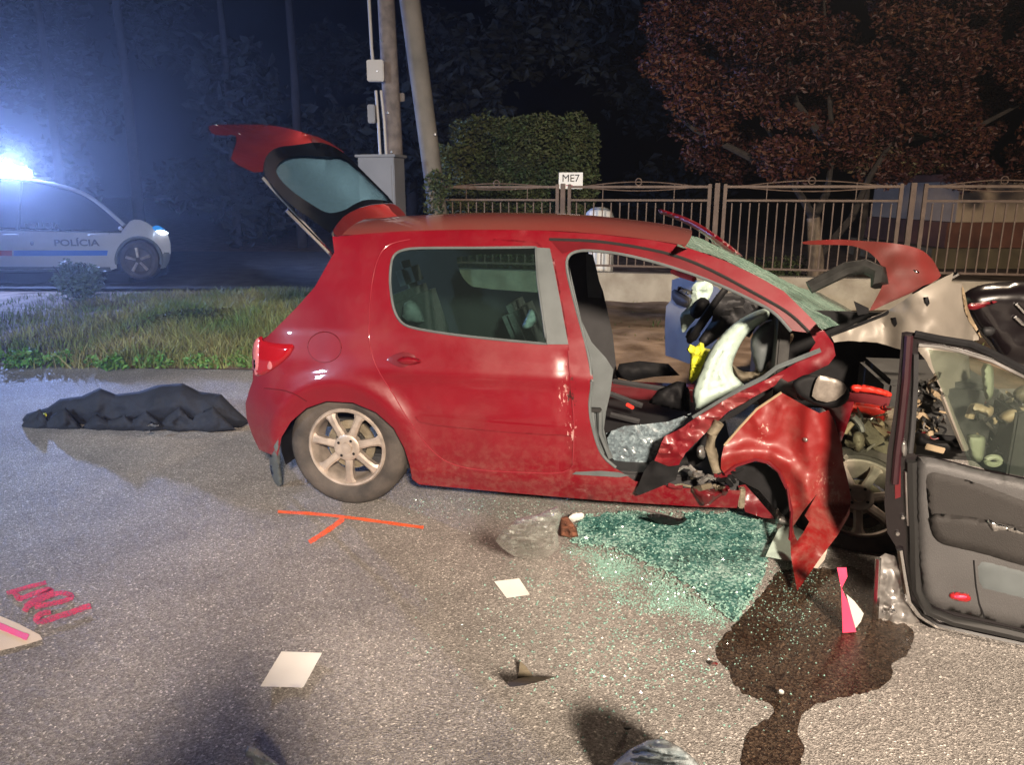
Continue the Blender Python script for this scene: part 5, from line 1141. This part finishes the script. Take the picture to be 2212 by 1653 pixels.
def paper(label, pts, m=None, curl=.012):
    cx = sum(p[0] for p in pts) / len(pts); cy = sum(p[1] for p in pts) / len(pts)
    sz = max(math.hypot(p[0] - cx, p[1] - cy) for p in pts)
    mp = lambda x, y, off=0: G(x, y, .006 + curl * (math.hypot(x - cx, y - cy) / sz) ** 3 - min(off, .002))
    o = panel("paper_sheet", pts, mp, m or M['paper'], None, .0015, 14); tag(o, label, "paper"); return o
paper("larger white paper sheet lying on the road at lower left", [(608, 1408), (696, 1411), (655, 1486), (562, 1484)])
paper("smaller white paper lying on the road near the clear bag", Z(lambda X, Y: (990.2 + .375 * X, 1033.3 + .375 * Y), (205, 595), (350, 578), (412, 672), (278, 692)))
# white shard under the wing
sh_ = thing("plastic_shard", "pale broken plastic panel lying under the hanging red wing", "plastic piece", G(1700, 1205))
panel("pane", Z(z7, (1020, 1370), (1060, 1280), (1110, 1180), (1180, 1130), (1300, 1200), (1400, 1290), (1450, 1310), (1420, 1370), (1350, 1440), (1200, 1400)), lambda x, y, o=0: G(x, y, .05 - min(o, .006)) , M['airbag'], sh_, .006, 12)
panel("rim", Z(z7, (1330, 1440), (1360, 1390), (1450, 1310), (1430, 1390), (1380, 1450)), lambda x, y, o=0: G(x, y, .062 - min(o, .006)), M['cream'], sh_, .006, 10)
# shattered glass sheet, its dark tone partly a painted cast shadow, and loose crumbs
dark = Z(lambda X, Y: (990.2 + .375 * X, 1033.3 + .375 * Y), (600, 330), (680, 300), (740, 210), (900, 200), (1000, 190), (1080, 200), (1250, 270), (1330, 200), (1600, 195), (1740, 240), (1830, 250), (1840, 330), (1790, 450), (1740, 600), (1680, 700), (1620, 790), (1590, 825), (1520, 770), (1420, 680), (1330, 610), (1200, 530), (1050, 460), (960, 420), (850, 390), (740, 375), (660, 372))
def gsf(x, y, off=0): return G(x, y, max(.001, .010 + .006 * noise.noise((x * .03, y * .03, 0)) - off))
gs = panel("shaded_glass_sheet", dark, gsf, M['shatter_dark'], None, .004, 8, jit=6, edge=6); tag(gs, "teal sheet of shattered window glass before the sill, shadow painted into its dark tone", "glass sheet")
random.seed(21); vs = []; fs = []
light = Z(lambda X, Y: (990.2 + .375 * X, 1033.3 + .375 * Y), (560, 380), (700, 380), (880, 395), (1060, 460), (1220, 540), (1420, 680), (1590, 830), (1500, 870), (1380, 840), (1250, 800), (1050, 790), (900, 740), (820, 640), (700, 540), (560, 450))
def crumb(x, y, z0, s):
    p = G(x, y, z0); i = len(vs); a = random.uniform(0, 6.28)
    q = [p + Vector((math.cos(a + k * 2.09) * s, math.sin(a + k * 2.09) * s, 0)) for k in range(3)]
    vs.extend(q + [p + Vector((random.uniform(-.4, .4) * s, random.uniform(-.4, .4) * s, s * random.uniform(.5, 1.1)))]); fs.extend([(i, i + 1, i + 3), (i + 1, i + 2, i + 3), (i + 2, i, i + 3)])
k = 0
while k < 9000:
    x = random.uniform(1190, 1620); y = random.uniform(1160, 1480)
    if inside((x, y), light):
        d = edist((x, y), light); w = min(1, d / 30)
        q = .5 + noise.noise((x * .012, y * .02, 3)) * 1.1
        if random.random() < w * max(.08, q): crumb(x, y, .001, random.uniform(.0016, .0046)); k += 1
        else: k += .15
    else: k += .02
for _ in range(1800):
    x = random.gauss(1420, 190); y = random.gauss(1330, 110)
    if y > 1120: crumb(x, y, .001, random.uniform(.003, .007))
for _ in range(450):
    x = random.gauss(1705, 60); y = random.gauss(1275, 60)
    if y > 1225: crumb(x, y, .006, random.uniform(.002, .0045))
for _ in range(1600):
    x, y = random.choice(dark); x2, y2 = random.choice(dark); t = random.random(); crumb(x + (x2 - x) * t, y + (y2 - y) * t, .012, random.uniform(.004, .009))
for _ in range(400): crumb(random.uniform(880, 1600), random.uniform(1075, 1120), .001, random.uniform(.003, .006))
gc = mk("glass_crumbs", vs, fs, M['crumb'], None, False); tag(gc, "loose pale green glass crumbs scattered over the road", None, None, 'stuff')
# wet stain
stain = Z(zr, (480, 940), (540, 850), (620, 760), (700, 680), (780, 590), (860, 450), (1000, 420), (1200, 430), (1320, 420), (1450, 500), (1500, 640), (1490, 760), (1600, 770), (1700, 800), (1715, 870), (1660, 980), (1600, 1010), (1565, 1030), (1580, 1110), (1500, 1180), (1400, 1215), (1300, 1232), (1200, 1250), (1100, 1280), (1020, 1330), (1005, 1380), (985, 1450), (1010, 1500), (1040, 1550), (1000, 1640), (960, 1760), (940, 1900), (700, 1900), (640, 1760), (630, 1652), (650, 1550), (670, 1470), (740, 1400), (850, 1340), (842, 1290), (790, 1260), (720, 1240), (610, 1180), (580, 1120), (570, 1070), (500, 1010))
ws_ = flat("fluid_stain", smooth_poly(stain, 1), M['wet'], None, .0035, .003, 18, jit=5, edge=7); tag(ws_, "large dark wet fluid stain running from under the wrecked front", "stain")
core_ = Z(zr, (820, 1100), (900, 1060), (1050, 1080), (1200, 1060), (1250, 1110), (1100, 1190), (980, 1290), (940, 1400), (960, 1500), (920, 1652), (900, 1800), (740, 1800), (720, 1600), (800, 1420), (880, 1340), (860, 1240), (820, 1170))
# bits
zt3 = lambda X, Y: (990.2 + .375 * X, 1033.3 + .375 * Y)
tb_ = panel("broken_bracket", Z(zt3, (280, 1185), (345, 1155), (430, 1138), (520, 1122), (600, 1108), (607, 1133), (480, 1170), (380, 1195), (300, 1205)), PLANE(G(1150, 1485), (0, 1, 1.6)), M['engine'], None, .03, 8); tag(tb_, "brown broken bracket with upright fin lying on the open road", "bracket")
panel("fin", Z(zt3, (335, 1165), (348, 1120), (355, 1055), (385, 1080), (428, 1140), (400, 1152)), PLANE(G(1135, 1470), (0, 1, .1)), M['engine'], tb_, .012, 6)
cbag = puff("clear_bag", [(1070, 1168), (1090, 1140), (1118, 1120), (1160, 1112), (1205, 1093), (1214, 1112), (1204, 1150), (1208, 1184), (1186, 1204), (1150, 1218), (1112, 1204), (1085, 1186)], PLANE(G(1150, 1205), (0, 1, 1.6)), M['plastic_bag'], None, .03, 4, rad=30, ridge=.055, nsc=9, smooth=0, back=.2); tag(cbag, "crumpled clear plastic bag on the road below the rear door", "plastic bag")
b2 = puff("plastic_bag", [(1300, 1690), (1325, 1650), (1360, 1620), (1400, 1600), (1435, 1597), (1470, 1615), (1500, 1640), (1540, 1690), (1420, 1740)], PLANE(G(1420, 1690), (0, 1, .75)), M['bag_white'], None, .05, 5, rad=60, ridge=.13, nsc=7, smooth=0); tag(b2, "crumpled translucent plastic bag at the bottom picture edge", "plastic bag")
b3 = puff("plastic_wrap", [(528, 1625), (535, 1612), (552, 1616), (575, 1632), (600, 1650), (640, 1690), (590, 1700), (545, 1665), (545, 1640), (530, 1636)], PLANE(G(580, 1690), (0, 1, .5)), M['bag_white'], None, .03, 4, ridge=.06, nsc=14, smooth=0); tag(b3, "small twisted pale plastic wrapper at the bottom edge", "wrapper")
b4 = puff("dark_clod", [(1210, 1118), (1225, 1115), (1245, 1140), (1250, 1160), (1232, 1166), (1210, 1158)], PLANE(G(1230, 1164), (0, 1, .4)), M['dirt'], None, .03, 3, ridge=.05, nsc=20, smooth=0); tag(b4, "dark brown mud clod right of the clear bag", "mud clod"); b4.data.materials[0] = M['brick_base']
b5 = puff("white_fragment", [(1226, 1118), (1240, 1108), (1262, 1108), (1262, 1120), (1245, 1130), (1232, 1128)], PLANE(G(1245, 1130), (0, 1, .6)), M['white'], None, .015, 4); tag(b5, "small white plastic fragment just below the red sill", "plastic piece")
b6 = puff("trim_fragment", Z(z7, (190, 1090), (230, 1070), (330, 1080), (420, 1110), (470, 1095), (480, 1120), (400, 1160), (280, 1140)), PLANE(G(1440, 1138), (0, 1, 1.2)), M['black'], None, .02, 5, rough=.015, nsc=25); tag(b6, "black broken trim piece on the shattered glass below the sill", "plastic piece")
tube("edge", [PLANE(G(1440, 1130), (0, 1, 1.2))(*z7(*q)) for q in ((170, 1045), (290, 1070), (400, 1110))], .006, M['steel'], b6, 5)
b7 = puff("white_chip", [(1678, 1492), (1686, 1488), (1695, 1494), (1692, 1502), (1682, 1501)], PLANE(G(1687, 1503), (0, 1, .8)), M['white'], None, .012, 3); tag(b7, "tiny white chip lying in the wet stain", "chip")
b8 = puff("red_chip", [(1533, 1434), (1542, 1429), (1553, 1434), (1548, 1440), (1538, 1440)], PLANE(G(1543, 1441), (0, 1, .8)), M['red'], None, .008, 3); tag(b8, "tiny red paint chip left of the wet stain", "chip")
b9 = puff("dark_pebble", [(1345, 1572), (1358, 1568), (1366, 1575), (1352, 1580)], PLANE(G(1355, 1581), (0, 1, .8)), M['dark_trim'], None, .01, 3); tag(b9, "small dark pebble on the road above the bottom bag", "pebble")
# pink marker flag
fl = thing("pink_marker", "hot pink marker strip with clear flap leaning under the black door", "marker", G(1840, 1366))
FPn = PLANE(G(1835, 1368), (0, 1, .25))
panel("strip", Z(z8, (195, 1215), (240, 1215), (245, 1260), (215, 1320), (255, 1400), (285, 1530), (222, 1532), (215, 1320)), FPn, M['hot_pink'], fl, .006, 8)
panel("strip_front", Z(z8, (215, 1310), (250, 1390), (288, 1530), (222, 1534)), FPn, M['hot_pink'], fl, .006, 8, fn=lambda v: -.008)
panel("clear_flap", Z(z8, (240, 1345), (280, 1380), (325, 1440), (310, 1480), (285, 1512), (265, 1440)), FPn, M['plastic_bag'], fl, .004, 8)

# ------------------------------------------------------------------ onlookers behind the camera, whose shadows fall on the road
def person(label, x, y, h, rz, hold):
    k = h / 1.75
    J = [((0, 0, .95), .13), ((0, 0, 1.15), .13), ((0, 0, 1.38), .15), ((0, 0, 1.50), .06), ((0, .02, 1.58), .085), ((0, .02, 1.68), .09),
         ((.10, 0, .90), .10), ((.12, .02, .50), .07), ((.13, -.01, .09), .05), ((.14, .12, .04), .045),
         ((-.10, 0, .90), .10), ((-.12, .02, .50), .07), ((-.13, -.01, .09), .05), ((-.14, .12, .04), .045)]
    if hold: arms = [((.19, 0, 1.40), .065), ((.25, .10, 1.16), .05), ((.09, .20, 1.42), .04), ((.05, .23, 1.50), .04), ((-.19, 0, 1.40), .065), ((-.25, .10, 1.16), .05), ((-.09, .20, 1.42), .04), ((-.05, .23, 1.50), .04)]
    else: arms = [((.20, 0, 1.40), .065), ((.26, -.02, 1.12), .05), ((.25, .06, .86), .04), ((.24, .09, .76), .042), ((-.20, 0, 1.40), .065), ((-.26, -.02, 1.12), .05), ((-.25, .06, .86), .04), ((-.24, .09, .76), .042)]
    J += arms
    Ed = [(0, 1), (1, 2), (2, 3), (3, 4), (4, 5), (0, 6), (6, 7), (7, 8), (8, 9), (0, 10), (10, 11), (11, 12), (12, 13), (2, 14), (14, 15), (15, 16), (16, 17), (2, 18), (18, 19), (19, 20), (20, 21)]
    me = bpy.data.meshes.new("person"); me.from_pydata([tuple(c * k for c in j[0]) for j in J], Ed, [])
    o = bpy.data.objects.new("person", me); COL.objects.link(o); o.location = (x, y, 0); o.rotation_euler = (0, 0, rz)
    me.materials.append(M['cloth'])
    sk = o.modifiers.new("skin", 'SKIN'); 
    for i, j in enumerate(J): me.skin_vertices[0].data[i].radius = (j[1] * k * (1.35 if i in (1, 2) else 1), j[1] * k * .85)
    me.skin_vertices[0].data[0].use_root = True
    sb = o.modifiers.new("sub", 'SUBSURF'); sb.levels = 1; sb.render_levels = 2
    tag(o, label, "person", "people standing behind the camera"); return o
person("person in dark clothes holding up a phone behind the camera", -.22, -.45, 1.76, 0, True)
person("person in dark clothes standing with arms down behind the camera", .44, -.98, 1.84, -.2, False)
# night mist in the beams
hz_ = box("haze", (-5, 20, 8.4), 90, 66, 18.8, None, None, None, 0)
hm = bpy.data.materials.new("night_mist"); hm.use_nodes = True; nn = hm.node_tree.nodes; nn.remove(nn["Principled BSDF"])
pv = nn.new("ShaderNodeVolumePrincipled"); pv.inputs["Color"].default_value = (.85, .9, 1, 1); pv.inputs["Density"].default_value = .0032; pv.inputs["Anisotropy"].default_value = .8
hm.node_tree.links.new(pv.outputs[0], nn["Material Output"].inputs["Volume"]); hz_.data.materials.append(hm); tag(hz_, "thin night mist glowing round the beacon", None, None, 'stuff')
